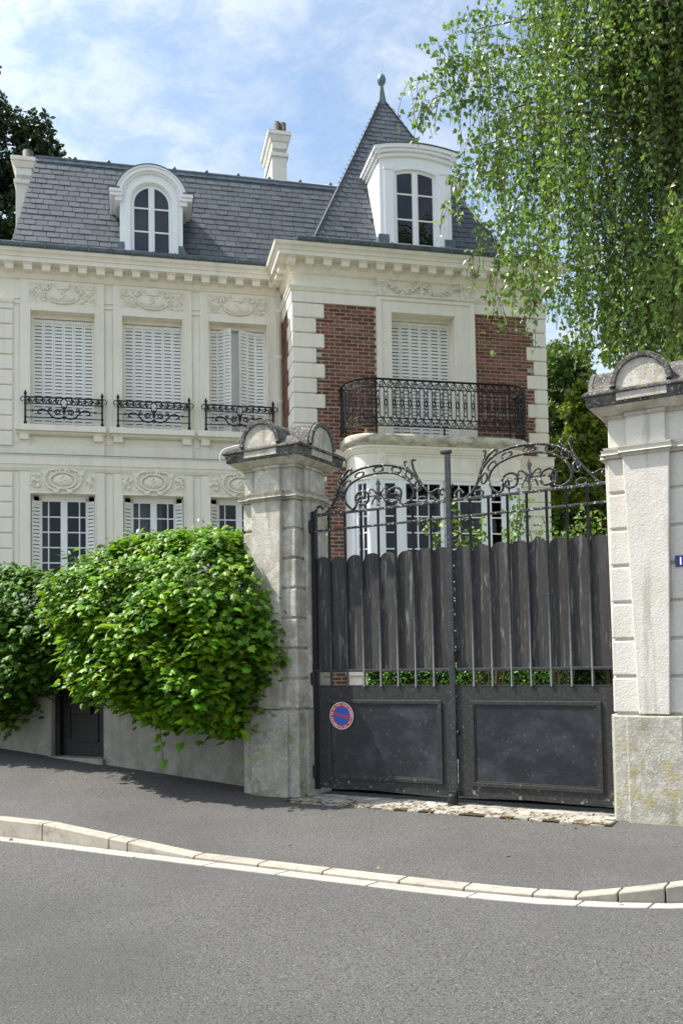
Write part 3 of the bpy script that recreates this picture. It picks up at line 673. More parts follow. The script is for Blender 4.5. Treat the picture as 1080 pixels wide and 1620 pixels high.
# ---- bricks
def bricks(parent, name, panels, stuff):
    meshes = []
    if not stuff:
        for L in (.206, .093):
            me = MB().box(-L / 2, L / 2, -.04, .004, -.0275, .0275).mesh('brick'); me.materials.append(BRICK); meshes.append(me)
    mb = MB(); cnt = 0
    for (a, b, z0, z1, n, ax) in panels:
        row = 0; z = z1 - .036
        while z > z0:
            x = a - (.115 if row % 2 else 0); kk = row % 2
            while x < b - .012:
                L = .206
                l, r_ = max(a, x), min(b, x + L)
                if r_ - l > .03:
                    d = random.uniform(-.002, .003)
                    if ax == 'u': bx_ = (l, r_, n - .04, n + .002 + d, z - .0275, z + .0275)
                    else: bx_ = (n - .002 - d, n + .04, l, r_, z - .0275, z + .0275)
                    if stuff: mb.box(*bx_)
                    elif r_ - l > .15: place(meshes[0], 'brick', parent, (l + r_) / 2, n + d, z, None, ((r_ - l) / .206, 1, 1))
                    else: place(meshes[1], 'brick', parent, (l + r_) / 2, n + d, z, None, ((r_ - l) / .093, 1, 1))
                    cnt += 1
                x += L + .019
            z -= .0735; row += 1
    if stuff: piece_rnd(tag(mb.build(name, BRICKM, parent), kind='stuff'), 8)
    return cnt
for i, q in enumerate(((.5, 1.69, 5.45, 8.3), (3.70, 5.0, 5.45, 8.3), (.5, 1.06, 0, 5.15))):
    o_ = MB().quad((q[0], 1.2145, q[2]), (q[1], 1.2145, q[2]), (q[1], 1.2145, q[3]), (q[0], 1.2145, q[3])).build('mortar_bed', MORTAR, V)
    if i == 0: bw = o_
for z0, z1 in ((0, 5.15), (5.48, 8.3)): MB().quad((UC - .0145, .05, z0), (UC - .0145, .80, z0), (UC - .0145, .80, z1), (UC - .0145, .05, z1)).build('mortar_bed', MORTAR, V)
nb = bricks(bw, 'brick', [(.655, 1.688, 6.30, 8.29, 1.218, 'u'), (3.703, 4.81, 6.30, 8.29, 1.218, 'u')], False)
bricks(bw, 'small_bricks', [(.50, 1.688, 5.48, 6.29, 1.218, 'u'), (3.703, 4.96, 5.48, 6.29, 1.218, 'u'), (.50, .655, 6.3, 8.29, 1.214, 'u'), (4.81, 4.96, 6.3, 8.29, 1.214, 'u'), (.45, 1.05, .2, 5.14, 1.218, 'u'), (.06, .80, 5.49, 8.29, UC - .018, 'n'), (.06, .80, .2, 5.14, UC - .018, 'n')], True)

# turret frieze band, casing, capitals, garland
tb = MB()
pr = [(0, 8.29), (.045, 8.295), (.045, 8.50), (.065, 8.51), (.085, 8.56), (.10, 8.575), (.10, 8.60), (0, 8.62)]
tb.sweep([(UC, 0.02), (UC, 1.2), (1.69, 1.2)], pr); tb.sweep([(3.70, 1.2), (UR, 1.2), (UR, -6)], pr)
tb.build('frieze_band', PAINT, V)
tc_ = MB()
for a, b in ((1.69, 1.99), (3.285, 3.70)): tc_.box(a, b, 1.19, 1.262, 5.62, 8.50)
tc_.box(1.99, 3.285, 1.19, 1.262, 8.2, 8.50)
for a, b in ((1.69, 1.79), (3.60, 3.70)): tc_.box(a, b, 1.262, 1.285, 5.62, 8.50)
tc_.box(1.79, 3.60, 1.262, 1.285, 8.43, 8.50)
tc_.sweep([(1.66, 1.2), (3.73, 1.2)], [(0, 8.50), (.10, 8.505), (.12, 8.53), (.12, 8.545), (0, 8.55)])
for a, b in ((1.955, 1.99), (3.285, 3.32)): tc_.box(a, b, 1.262, 1.275, 5.62, 8.235)
tc_.box(1.99, 3.285, 1.262, 1.275, 8.2, 8.235)
tc_.build('window_casing', PAINT, V, .006)
for c in (1.83, 3.53):
    m_ = MB(); m_.box(c - .09, c + .09, 1.19, 1.235, 8.56, 8.80); m_.box(c - .125, c + .125, 1.19, 1.27, 8.845, 8.90)
    m_.prism([(c - .105, 8.80), (c + .105, 8.80), (c + .115, 8.845), (c - .115, 8.845)], 1.19, 1.26)
    for i in range(5): m_.box(c - .085 + i * .04, c - .063 + i * .04, 1.235, 1.255, 8.74 if i % 2 else 8.71, 8.80)
    for sgn in (-1, 1):
        m_.tube(at_n(spiral(c + sgn * .13, 8.80, .055, .012, math.pi / 2, sgn * 1.6), 1.25), .013, 5)
    for i in range(3): m_.blob((c, 1.24, 8.60 + i * .055), (.03, .02, .022)); m_.blob((c + random.choice((-.04, .04)), 1.24, 8.62 + i * .05), (.016, .014, .026))
    m_.build('capital', RELIEF, V)
ga = MB(); rr = random.Random(5)
gp = [(1.97, 8.80), (2.08, 8.70), (2.24, 8.62), (2.40, 8.66), (2.53, 8.76), (2.63, 8.80), (2.73, 8.76), (2.86, 8.66), (3.02, 8.62), (3.20, 8.70), (3.36, 8.81)]
for i, (x, z) in enumerate(spline(gp, 7)):
    for q in range(4):
        ga.blob((x + rr.uniform(-.03, .03), 1.215 + rr.uniform(0, .03), z + rr.uniform(-.045, .045)), (rr.uniform(.012, .028), .02, rr.uniform(.012, .026)), rr.uniform(0, 3), 6, 4)
for x, z in ((2.63, 8.72), (2.60, 8.66), (2.66, 8.66), (2.63, 8.60)): ga.blob((x, 1.22, z), (.04, .025, .035))
for s in (-1, 1): ga.tube(at_n(spline([(2.63, 8.83), (2.63 + s * .12, 8.86), (2.63 + s * .2, 8.82), (2.63 + s * .16, 8.78)], 5), 1.22), .012, 5)
ga.build('garland', RELIEF, V)

# ---- relief panels above the windows
def relief(c, z, W, Hh, kind, seed):
    r = random.Random(seed); m_ = MB(); n = .046
    m_.box(c - W / 2, c + W / 2, n - .02, n + .004, z - Hh / 2, z + Hh / 2)
    e = .012
    m_.box(c - W / 2, c + W / 2, n, n + .014, z + Hh / 2 - e, z + Hh / 2)
    for s in (-1, 1): m_.box(c + s * W / 2 - e / 2, c + s * W / 2 + e / 2, n, n + .014, z - Hh / 2, z + Hh / 2)
    if kind == 0:
        m_.blob((c, n, z - .01), (.26, .025, .13), 0, 18, 6)
        m_.tube(at_n([(c + .31 * math.cos(t), z - .02 + .165 * math.sin(t)) for t in np.linspace(-2.9, -.24, 16)], n + .02), .021, 6)
        m_.tube(at_n([(c + .25 * math.cos(t), z - .03 + .12 * math.sin(t)) for t in np.linspace(-2.7, -.44, 14)], n + .02), .012, 5)
        for s in (-1, 1):
            m_.tube(at_n(spiral(c + s * .26, z + .12, .062, .012, -math.pi / 2, s * 1.5), n + .025), .018, 6)
            m_.tube(at_n(spline([(c + s * .31, z - .02), (c + s * .35, z + .06), (c + s * .30, z + .14)], 5), n + .02), .018, 6)
        m_.box(c - .12, c + .12, n, n + .05, z + Hh / 2 - .05, z + Hh / 2 + .03)
        m_.prism([(c - .09, z + .08), (c + .09, z + .08), (c + .13, z + .15), (c - .13, z + .15)], n, n + .045)
        for i in range(6): m_.blob((c + r.uniform(-.04, .04), n + .03, z + .06 - i * .03), (.03, .02, .018), r.uniform(-.6, .6))
        lo, hi, nl = .30, W / 2 - .03, 46
    else:
        m_.blob((c, n, z + .01), (.20, .05, .125), 0, 18, 7)
        m_.tube(at_n([(c + .235 * math.cos(t), z + .155 * math.sin(t)) for t in np.linspace(0, 2 * math.pi, 26)][:-1], n + .03), .02, 6, True)
        for s in (-1, 1):
            m_.tube(at_n(spiral(c + s * .09, z + .19, .055, .012, math.pi / 2, s * 1.4), n + .035), .019, 6)
            m_.tube(at_n(spline([(c + s * .14, z + .21), (c + s * .28, z + .17), (c + s * .34, z + .02), (c + s * .27, z - .12), (c + s * .12, z - .19), (c + s * .05, z - .15)], 5), n + .025), .024, 6)
            m_.prism([(c + s * .06, z - .17), (c + s * .16, z - .16), (c + s * .18, z - .23), (c + s * .09, z - .24)], n, n + .05)
            m_.prism([(c + s * .26, z + .17), (c + s * .40, z + .20), (c + s * .38, z + .12), (c + s * .30, z + .08)], n, n + .045)
            m_.blob((c + s * .33, n + .02, z + .02), (.035, .03, .05))
        for i in range(5): m_.blob((c + r.uniform(-.05, .05), n + .05, z + .08 - i * .035), (.028, .016, .016), r.uniform(-1, 1))
        lo, hi, nl = .42, W / 2 - .02, 26
    for s in (-1, 1):
        m_.tube(at_n(spline([(c + s * lo, z + .05), (c + s * (lo + .1), z - .07), (c + s * (hi - .06), z - .02), (c + s * hi, z + .06)], 5), n + .012), .009, 5)
        for i in range(nl):
            x = r.uniform(lo, hi); zz = z + r.uniform(-.45, .40) * Hh * (1 if kind == 0 else .8)
            m_.blob((c + s * x, n + .008, zz), (r.uniform(.016, .04), r.uniform(.014, .03), r.uniform(.010, .020)), r.uniform(0, 3.1), 6, 4)
        if kind:
            for i in range(4): m_.blob((c + s * r.uniform(lo, hi), n + .015, z + r.uniform(-.12, .06)), (.045, .035, .04))
    m_.build('relief_panel', RELIEF, V)
for i, (a, b) in enumerate(WINS):
    relief((a + b) / 2, 8.60, 1.23, .36, 0, 20 + i); relief((a + b) / 2, 4.98, 1.20, .36, 1, 40 + i)

# ---- louvred shutters
def louvre_leaf(name, W, H, nsl, side=.145):
    m_ = MB(); sw = W * side
    m_.box(-W / 2, -W / 2 + sw, -.014, .014, 0, H); m_.box(W / 2 - sw, W / 2, -.014, .014, 0, H)
    m_.box(-W / 2 + sw, W / 2 - sw, -.014, .014, 0, .075); m_.box(-W / 2 + sw, W / 2 - sw, -.014, .014, H - .06, H)
    p = (H - .135) / nsl; x0, x1 = -W / 2 + sw, W / 2 - sw
    for i in range(nsl):
        z = .075 + p * i
        m_.add([(x0, -.013, z + p * .95), (x1, -.013, z + p * .95), (x1, .010, z + p * .10), (x0, .010, z + p * .10), (x0, -.007, z + p * .95), (x1, -.007, z + p * .95), (x1, .014, z + p * .16), (x0, .014, z + p * .16)],
               [(0, 1, 2, 3), (4, 7, 6, 5), (3, 2, 6, 7), (0, 4, 5, 1)])
    me = m_.mesh(name); me.materials.append(SHUT); return me
def window_root(name): 
    o = bpy.data.objects.new(name, None); COL.objects.link(o); o.parent = V; BASE[o.name] = (0, 0, 0); return o
LW = 1.12 / 6
leaf_up = louvre_leaf('shutter_leaf', LW - .004, 2.12, 29)
for wi, (a, b) in enumerate(WINS):
    wr = MB(); c = (a + b) / 2
    wr.box(a, a + .035, -.22, -.14, 6.02, 8.25); wr.box(b - .035, b, -.22, -.14, 6.02, 8.25); wr.box(a + .035, b - .035, -.22, -.14, 8.17, 8.25)
    wr = wr.build('shuttered_window', PAINT, V)
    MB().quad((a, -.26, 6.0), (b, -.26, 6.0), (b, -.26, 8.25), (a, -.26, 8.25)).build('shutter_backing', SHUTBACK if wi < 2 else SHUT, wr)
    if wi < 2:
        for i in range(6):
            place(leaf_up, 'shutter_leaf', wr, a + .03 + LW * (i + .5), -.185 + (.008 if i in (1, 4) else 0), 6.035, (0, 0, (.02, -.03, .01, -.01, .03, -.02)[i]))
    else:       # the half folded pair
        x, n = a + .03, -.19
        for ang, k in ((rad(-4), 0), (rad(38), 1), (rad(38), 2)):
            du, dn = LW * .86 * math.cos(ang), LW * .86 * math.sin(ang)
            place(leaf_up, 'shutter_leaf', wr, x + du / 2, n + dn / 2, 6.035, (0, 0, -ang), (.86, 1, 1)); x += du; n += dn
        x, n = b - .03, -.19
        for ang in (rad(4), rad(-18), rad(-24)):
            du, dn = -LW * .98 * math.cos(ang), -LW * .98 * math.sin(ang)
            place(leaf_up, 'shutter_leaf', wr, x + du / 2, n + dn / 2, 6.035, (0, 0, -ang), (.98, 1, 1)); x += du; n += dn
wr = MB(); wr.box(1.99, 2.03, .93, 1.03, 5.62, 8.2); wr.box(3.245, 3.285, .93, 1.03, 5.62, 8.2); wr.box(2.03, 3.245, .93, 1.03, 8.13, 8.2)
wr = wr.build('shuttered_window', PAINT, V)
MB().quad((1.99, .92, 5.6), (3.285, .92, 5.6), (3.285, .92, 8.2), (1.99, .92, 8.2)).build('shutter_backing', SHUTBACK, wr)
lw2 = 1.21 / 6; leaf_t = louvre_leaf('shutter_leaf', lw2 - .005, 2.48, 34)
for i in range(6): place(leaf_t, 'shutter_leaf', wr, 2.033 + lw2 * (i + .5), .99 + (.008 if i in (1, 4) else 0), 5.64, (0, 0, (.02, -.03, .01, -.01, .03, -.02)[i]))

def pane_quad(p, q, z0, z1, parent):      # old glass: every pane sits a hair out of true
    d = [random.uniform(-.0035, .0035) for _ in range(3)]
    L = Vector((q[0] - p[0], q[1] - p[1])).normalized(); nx_, ny_ = -L.y, L.x
    P = [(p[0], p[1], z0, 0), (q[0], q[1], z0, d[0]), (q[0], q[1], z1, d[0] + d[1]), (p[0], p[1], z1, d[1])]
    MB().quad(*[(a + nx_ * e_, b_ + ny_ * e_, z) for a, b_, z, e_ in P]).build('pane', GLASS, parent)
# ---- lower French windows of the main wing
leaf_lo = louvre_leaf('shutter_leaf', .175, 3.40, 46, .10)
for wi, (a, b) in enumerate(WINS):
    x0, x1 = a + .19, b - .19; c = (x0 + x1) / 2; zt_, zb = 4.70, LOWZ
    fr = MB()
    fr.box(a, a + .03, -.30, -.22, zb, 4.73); fr.box(b - .03, b, -.30, -.22, zb, 4.73)
    fr.box(x0 - .06, x0, -.26, -.20, zb, zt_); fr.box(x1, x1 + .06, -.26, -.20, zb, zt_); fr.box(x0 - .06, x1 + .06, -.26, -.20, zt_ - .08, 4.73)
    fr.box(c - .062, c + .062, -.25, -.185, zb, zt_ - .08)
    fr = fr.build('french_window', WHITE, V, .004)
    h = zt_ - .08 - zb; nr = 11; ph = .295
    for s in (-1, 1):
        e0, e1 = (x0, c - .062) if s < 0 else (c + .062, x1)
        wd = e1 - e0; mid = e0 + wd * .34 if s < 0 else e1 - wd * .34
        MB().box(mid - .011, mid + .011, -.245, -.212, zb, zt_ - .08).build('glazing_bar', WHITE, fr)
        for q in range(1, nr + 1): MB().box(e0, e1, -.244, -.213, zt_ - .08 - q * ph - .011, zt_ - .08 - q * ph + .011).build('glazing_bar', WHITE, fr)
        for q in range(nr + 1):
            za, zz_ = max(zb, zt_ - .08 - (q + 1) * ph), zt_ - .08 - q * ph
            for xa, xb in ((e0, mid), (mid, e1)): pane_quad((xa, -.23), (xb, -.23), za, zz_, fr)
    # net curtains, gathered
    cu = MB()
    for (p0, p1) in (((x0, x0 + .14),) if wi == 0 else ((x0, x1 - .22),) if wi == 1 else ((x0, x0 + .1),)):
        pts = [(p0 + (p1 - p0) * i / 24, -.40 + .03 * math.sin(i * 1.7)) for i in range(25)]
        zz = zb if wi != 1 else 2.9
        for q in range(24): cu.quad((*pts[q], zz), (*pts[q + 1], zz), (*pts[q + 1], zt_), (*pts[q], zt_))
    cu.build('net_curtain', CURT, fr)
    place(leaf_lo, 'shutter_leaf', fr, a + .085, -.13, zb + .02, (0, 0, rad(38))); place(leaf_lo, 'shutter_leaf', fr, b - .085, -.13, zb + .02, (0, 0, rad(-38)))

# ---- iron window guards
def guard(c, hw):
    b = MB(); n = .13
    z0, z1, z2, z3 = 6.16, 6.29, 6.425, 6.545
    b.box(c - hw, c + hw, n - .012, n + .012, z3 - .012, z3 + .012)
    b = b.build('window_guard', IRON, V)
    r_ = MB()
    r_.box(c - hw, c - .05, n - .008, n + .008, z2 - .009, z2 + .009); r_.box(c + .05, c + hw, n - .008, n + .008, z2 - .009, z2 + .009)
    r_.box(c - hw, c + hw, n - .007, n + .007, z0 - .008, z0 + .008)
    for s in (-1, 1):
        r_.box(min(c + s * hw, c + s * .16), max(c + s * hw, c + s * .16), n - .007, n + .007, z1 - .007, z1 + .007)
        r_.prism([(c + s * (hw - .16), z1 + .024), (c + s * (hw - .06), z1), (c + s * (hw - .16), z1 - .024), (c + s * (hw - .135), z1)], n - .008, n + .008)
    r_.build('rail', IRON, b)
    for s in (-1, 1):
        p = MB(); x = c + s * hw
        p.box(x - .017, x + .017, n - .017, n + .017, 6.07, 6.60)
        for z, q in ((6.615, .030), (6.545, .026), (6.425, .026), (6.16, .026), (6.06, .032), (6.29, .022)): p.blob((x, n, z), (q, q, q * 1.15), 0, 8, 5)
        p.lathe((x, n), [(.012, 6.63), (.02, 6.645), (.004, 6.68)], 8); p.lathe((x, n), [(.02, 6.05), (.012, 6.03), (.003, 6.018)], 8)
        p.tube(at_n(spline([(x, z3), (x + s * .05, z3 + .005), (x + s * .085, z3 - .03), (x + s * .075, z3 - .075), (x + s * .04, z3 - .07)], 5), n), .009, 5)
        p.box(min(x, x - s * .0), x + .001, n - .01, .02, 6.42, 6.43) if False else None
        p.tube([(x, n, 6.425), (x, .0, 6.425)], .009, 5)
        p.build('post', IRON, b)
    sc_ = MB(); zc = (z2 + z3) / 2
    for s in (-1, 1):
        for i in range(5):
            x = c + s * (.13 + i * .121)
            sc_.tube(at_n(spiral(x, zc, .042, .010, math.pi / 2 if s > 0 else math.pi / 2, -s * 1.6, 14), n), .0105, 5)
            sc_.tube(at_n(spline([(x, zc + .042), (x + s * .05, zc + .01), (x + s * .085, zc - .045)], 4), n), .0100, 5)
    for s in (-1, 1):
        sc_.tube(at_n(spline([(c, z3), (c + s * .055, zc + .01), (c + s * .05, z2 - .02), (c, z1 + .03)], 5), n), .011, 5)
    sc_.build('scroll_frieze', IRON, b)
    ce = MB()
    ce.blob((c, n, z1 + .02), (.032, .025, .085), 0, 8, 6); ce.blob((c, n, z0 + .015), (.018, .018, .05))
    for s in (-1, 1):
        ce.tube(at_n(spiral(c + s * .115, z1 - .01, .062, .014, -math.pi / 2 + s * .2, s * 1.7, 18), n), .0125, 5)
        ce.tube(at_n(spline([(c + s * .02, z0 + .03), (c + s * .06, z0 + .0), (c + s * .13, z0 - .01), (c + s * .22, z0 + .03), (c + s * .30, z1 - .01), (c + s * .38, z1 + .03), (c + s * .46, z1 + .012), (c + s * .47, z1 - .04), (c + s * .42, z1 - .05)], 5), n), .0150, 5)
        ce.tube(at_n(spiral(c + s * .25, z1 + .03, .038, .01, -math.pi / 2, s * 1.4, 12), n), .0105, 5)
        for q in (.03, .06): ce.blob((c + s * q, n, z1 + .09 - q), (.022, .012, .012), s * .7)
    ce.build('centre_motif', IRON, b)
for c, hw in ((-4.17, .70), (-2.50, .675), (-.835, .665)): guard(c, hw)

# ---- rainwater pipe in the corner
dp = MB().tube([(-.02, .075, 8.9), (-.02, .075, 0)], .055, 12).build('drainpipe', PAINT, V)
cl = MB()
for z in (8.5, 7.55, 6.65, 5.8, 4.6, 3.2, 1.8): cl.lathe((-.02, .075), [(.057, z), (.066, z + .01), (.066, z + .05), (.057, z + .06)], 12)
cl.build('pipe_collar', PAINT, dp)

# ---- bay window and balcony
def bay_path(off=0.0, k=10, n0=1.2):
    a, b, n1, R = 1.06, 4.40, 1.97, .37
    P = [(a - off, n0)]
    P += [(a + R - (R + off) * math.cos(t), n1 - R + (R + off) * math.sin(t)) for t in np.linspace(0, math.pi / 2, k)]
    P += [(b - R + (R + off) * math.sin(t), n1 - R + (R + off) * math.cos(t)) for t in np.linspace(0, math.pi / 2, k)]
    P += [(b + off, n0)]
    return P
bp_ = bay_path()
e = MB(); e.sweep(bp_, [(-.06, 4.78), (.03, 4.78), (.03, 4.84), (.0, 4.86), (.0, 5.27), (.025, 5.275), (.03, 5.30), (.045, 5.31), (.055, 5.35), (.075, 5.36), (.085, 5.40), (-.06, 5.40)])
e.box(1.47, 1.62, 1.97, 2.0, 4.9, 5.28); e.box(3.84, 3.99, 1.97, 2.0, 4.9, 5.28)
bay = e.build('bay_window', PAINT, V)
pn = MB()
for a, b in ((1.66, 2.04), (2.10, 3.36), (3.42, 3.80)):
    for z0, z1 in ((4.925, 4.945), (5.225, 5.245)): pn.box(a, b, 1.968, 1.99, z0, z1)
    for x in (a, b - .018): pn.box(x, x + .018, 1.968, 1.99, 4.945, 5.225)
for c in (1.545, 3.915):
    for i in range(8): pn.blob((c + random.uniform(-.03, .03), 2.0, 5.0 + i * .03), (.025, .014, .016), random.uniform(-1, 1))
pn.build('panel_moulding', RELIEF, bay)
MB().sweep(bay_path(0, 10), [(-.4, 5.42), (.06, 5.401), (.088, 5.415), (.09, 5.45), (.125, 5.46), (.14, 5.49), (.14, 5.575), (.125, 5.60), (-.4, 5.61)], smooth=True).build('balcony_slab', LEDGE, bay)
pl = bay_path(.08); MB().plan(pl + [(4.5, .95), (.96, .95)], 5.55, 5.604).build('balcony_floor', LEDGE, bay)
# glazed parts: (start, end) in plan
arcp = [p for p in bay_path(-.03, 13)]
def facet(t): return bay_path(-.03, 2)[0]
def bwin(p, q, cols, rows=12, top=4.78, bot=1.2, stile=.055):
    P, Q = Vector(p), Vector(q); d = (Q - P); L = d.length; d.normalize(); nn = Vector((-d.y, d.x))
    def B(mb, s0, s1, o0, o1, z0, z1):
        c = [P + d * s0 + nn * o0, P + d * s1 + nn * o0, P + d * s1 + nn * o1, P + d * s0 + nn * o1]
        mb.plan([(v.x, v.y) for v in c], z0, z1)
    f = MB(); B(f, 0, stile, -.03, .03, bot, top); B(f, L - stile, L, -.03, .03, bot, top); B(f, stile, L - stile, -.03, .03, top - .07, top)
    f = f.build('window_frame', WHITE, bay, .004)
    iw = L - 2 * stile
    def bar(*q):
        gb = MB(); B(gb, *q); gb.build('glazing_bar', WHITE, bay)
    for i in range(1, cols): bar(stile + iw * i / cols - .011, stile + iw * i / cols + .011, -.015, .018, bot, top - .07)
    for q_ in range(1, rows): z = top - .07 - .302 * q_; bar(stile, L - stile, -.014, .017, z - .011, z + .011)
    for i in range(cols):
        a, b = P + d * (stile + iw * i / cols), P + d * (stile + iw * (i + 1) / cols)
        for q_ in range(rows): pane_quad((a.x, a.y), (b.x, b.y), max(bot, top - .07 - .302 * (q_ + 1)), top - .07 - .302 * q_, bay)
def onarc(t, left=True, off=-.02):
    R = .37 + off; x = 1.06 + .37 - R * math.cos(t); n = 1.97 - .37 + R * math.sin(t)
    return (x, n) if left else (5.46 - x, n)
bwin(onarc(.42), onarc(1.25), 2)
bwin(onarc(1.25, False), onarc(.42, False), 2)
bwin((1.54, 1.95), (1.85, 1.95), 1); bwin((1.93, 1.95), (2.72, 1.95), 3, stile=.065); bwin((2.74, 1.95), (3.53, 1.95), 3, stile=.065); bwin((3.61, 1.95), (3.92, 1.95), 1)
po = MB()
for left in (True, False):
    for t0, t1 in ((0.0, .42), (1.25, 1.57)):
        A, Bq, Cq, D = onarc(t0, left, .03), onarc(t1, left, .03), onarc(t1, left, -.09), onarc(t0, left, -.09)
        po.plan([A, Bq, Cq, D], 1.0, 4.78)
for a, b in ((1.44, 1.54), (1.85, 1.93), (3.53, 3.61), (3.92, 4.02)): po.box(a, b, 1.90, 1.995, 1.0, 4.78)
for left in (True, False):
    x = 1.03 if left else 4.37; po.box(x, x + .06, 1.2, 1.56, 1.0, 4.78)
po.build('bay_post', WHITE, bay, .006)
MB().sweep(bay_path(), [(-.1, -.2), (.05, -.2), (.05, 1.18), (.09, 1.2), (.09, 1.26), (-.1, 1.28)]).build('bay_base', PAINT, bay)
# curtains inside the bay
cu = MB()
for a, b in ((1.96, 2.06), (2.62, 2.84), (3.40, 3.50)):
    for q in range(10): cu.quad((a + (b - a) * q / 10, 1.86 + .02 * (q % 2), 1.3), (a + (b - a) * (q + 1) / 10, 1.86 + .02 * ((q + 1) % 2), 1.3), (a + (b - a) * (q + 1) / 10, 1.86 + .02 * ((q + 1) % 2), 4.7), (a + (b - a) * q / 10, 1.86 + .02 * (q % 2), 4.7))
cu.build('net_curtain', mat('grey_curtain', (.16, .16, .155), .9, spec=.05), bay)

# balcony railing
def resample(path, step):
    P = [Vector(p) for p in path]; L = [0]
    for a, b in zip(P[:-1], P[1:]): L.append(L[-1] + (b - a).length)
    N = max(1, round(L[-1] / step)); outp = []
    for i in range(N + 1):
        t = L[-1] * i / N; k = 0
        while k < len(L) - 2 and L[k + 1] < t: k += 1
        f = (t - L[k]) / max(1e-9, L[k + 1] - L[k]); p = P[k].lerp(P[k + 1], f); d = (P[k + 1] - P[k]).normalized()
        outp.append((p, d))
    return outp
rp = bay_path(.11, 12)
ZB = (5.75, 5.895, 6.47, 6.61)
b = MB()
for z, r0 in zip(ZB, (.013, .011, .011, .017)): b.tube([(x, n, z) for x, n in rp], r0, 6)
b.sweep(rp, [(-.024, 6.612), (.024, 6.612), (.024, 6.626), (-.024, 6.626), (-.024, 6.612)])
rail = b.build('balcony_railing', IRON, V)
S = .152
bal = MB()
ov = [(.046 * math.cos(t), 6.183 + (.235 if math.sin(t) > 0 else -.235) + .046 * math.sin(t)) for t in np.linspace(0, 2 * math.pi, 17)[:-1]]
bal.tube(at_n(ov, 0), .0100, 5, True)
for z in (6.38, 5.985): bal.blob((S / 2, 0, z), (.026, .010, .010)); bal.blob((S / 2, 0, z), (.010, .010, .024))
bal.tube(at_n([(S / 2 + .020 * math.cos(t), 6.183 + .052 * math.sin(t)) for t in np.linspace(0, 2 * math.pi, 9)[:-1]], 0), .008, 5, True)
for z, h in ((6.27, .05), (6.095, .05)): bal.blob((S / 2, 0, z), (.009, .009, h))
for z in (6.235, 6.13): bal.blob((S / 2, 0, z), (.028, .008, .009))
balm = bal.mesh('baluster'); balm.materials.append(IRON)
scms = []
for z0, z1 in ((ZB[2], ZB[3]), (ZB[0], ZB[1])):
    sm_ = MB()
    zc = (z0 + z1) / 2; rr_ = (z1 - z0) / 2 - .01
    sm_.tube(at_n(spiral(0, zc, rr_, .012, math.pi / 2, -1.55, 14), 0), .0095, 5)
    sm_.tube(at_n(spline([(0, zc + rr_), (.05, zc + .02), (.08, zc - .03), (.12, zc - rr_)], 4), 0), .0095, 5)
    scm = sm_.mesh('scroll'); scm.materials.append(IRON); scms.append(scm)
rs = resample(rp, S)
for (p, d) in rs[:-1]:
    ang = math.atan2(-d.y, d.x)
    q = p + d * (S / 2 * .5)
    place(balm, 'baluster', rail, p.x + d.x * .04, p.y + d.y * .04, 0, (0, 0, ang)); [place(sc__, 'scroll', rail, q.x, q.y, 0, (0, 0, ang)) for sc__ in scms]
for u_, n_ in (onarc(1.57, True, .11), onarc(1.57, False, .11), onarc(.1, True, .11), onarc(.1, False, .11), (2.73, 2.08)):
    top = 5.75 if abs(u_ - 2.73) < .01 else 6.6
    MB().box(u_ - .012, u_ + .012, n_ - .012, n_ + .012, 5.60, top).build('railing_post', IRON, rail)
tp = tag(MB().lathe((1.32, 1.80), [(.05, 5.606), (.075, 5.62), (.045, 5.68), (.03, 5.73), (.034, 5.75)], 14).build('terracotta_pot', TERRA, None, base=(1.32, 1.80, 5.606)), 'small upturned terracotta pot on the balcony slab behind the curved railing', 'pot')
frame_only(tp, 'H', (1.32, 1.80, 5.606))

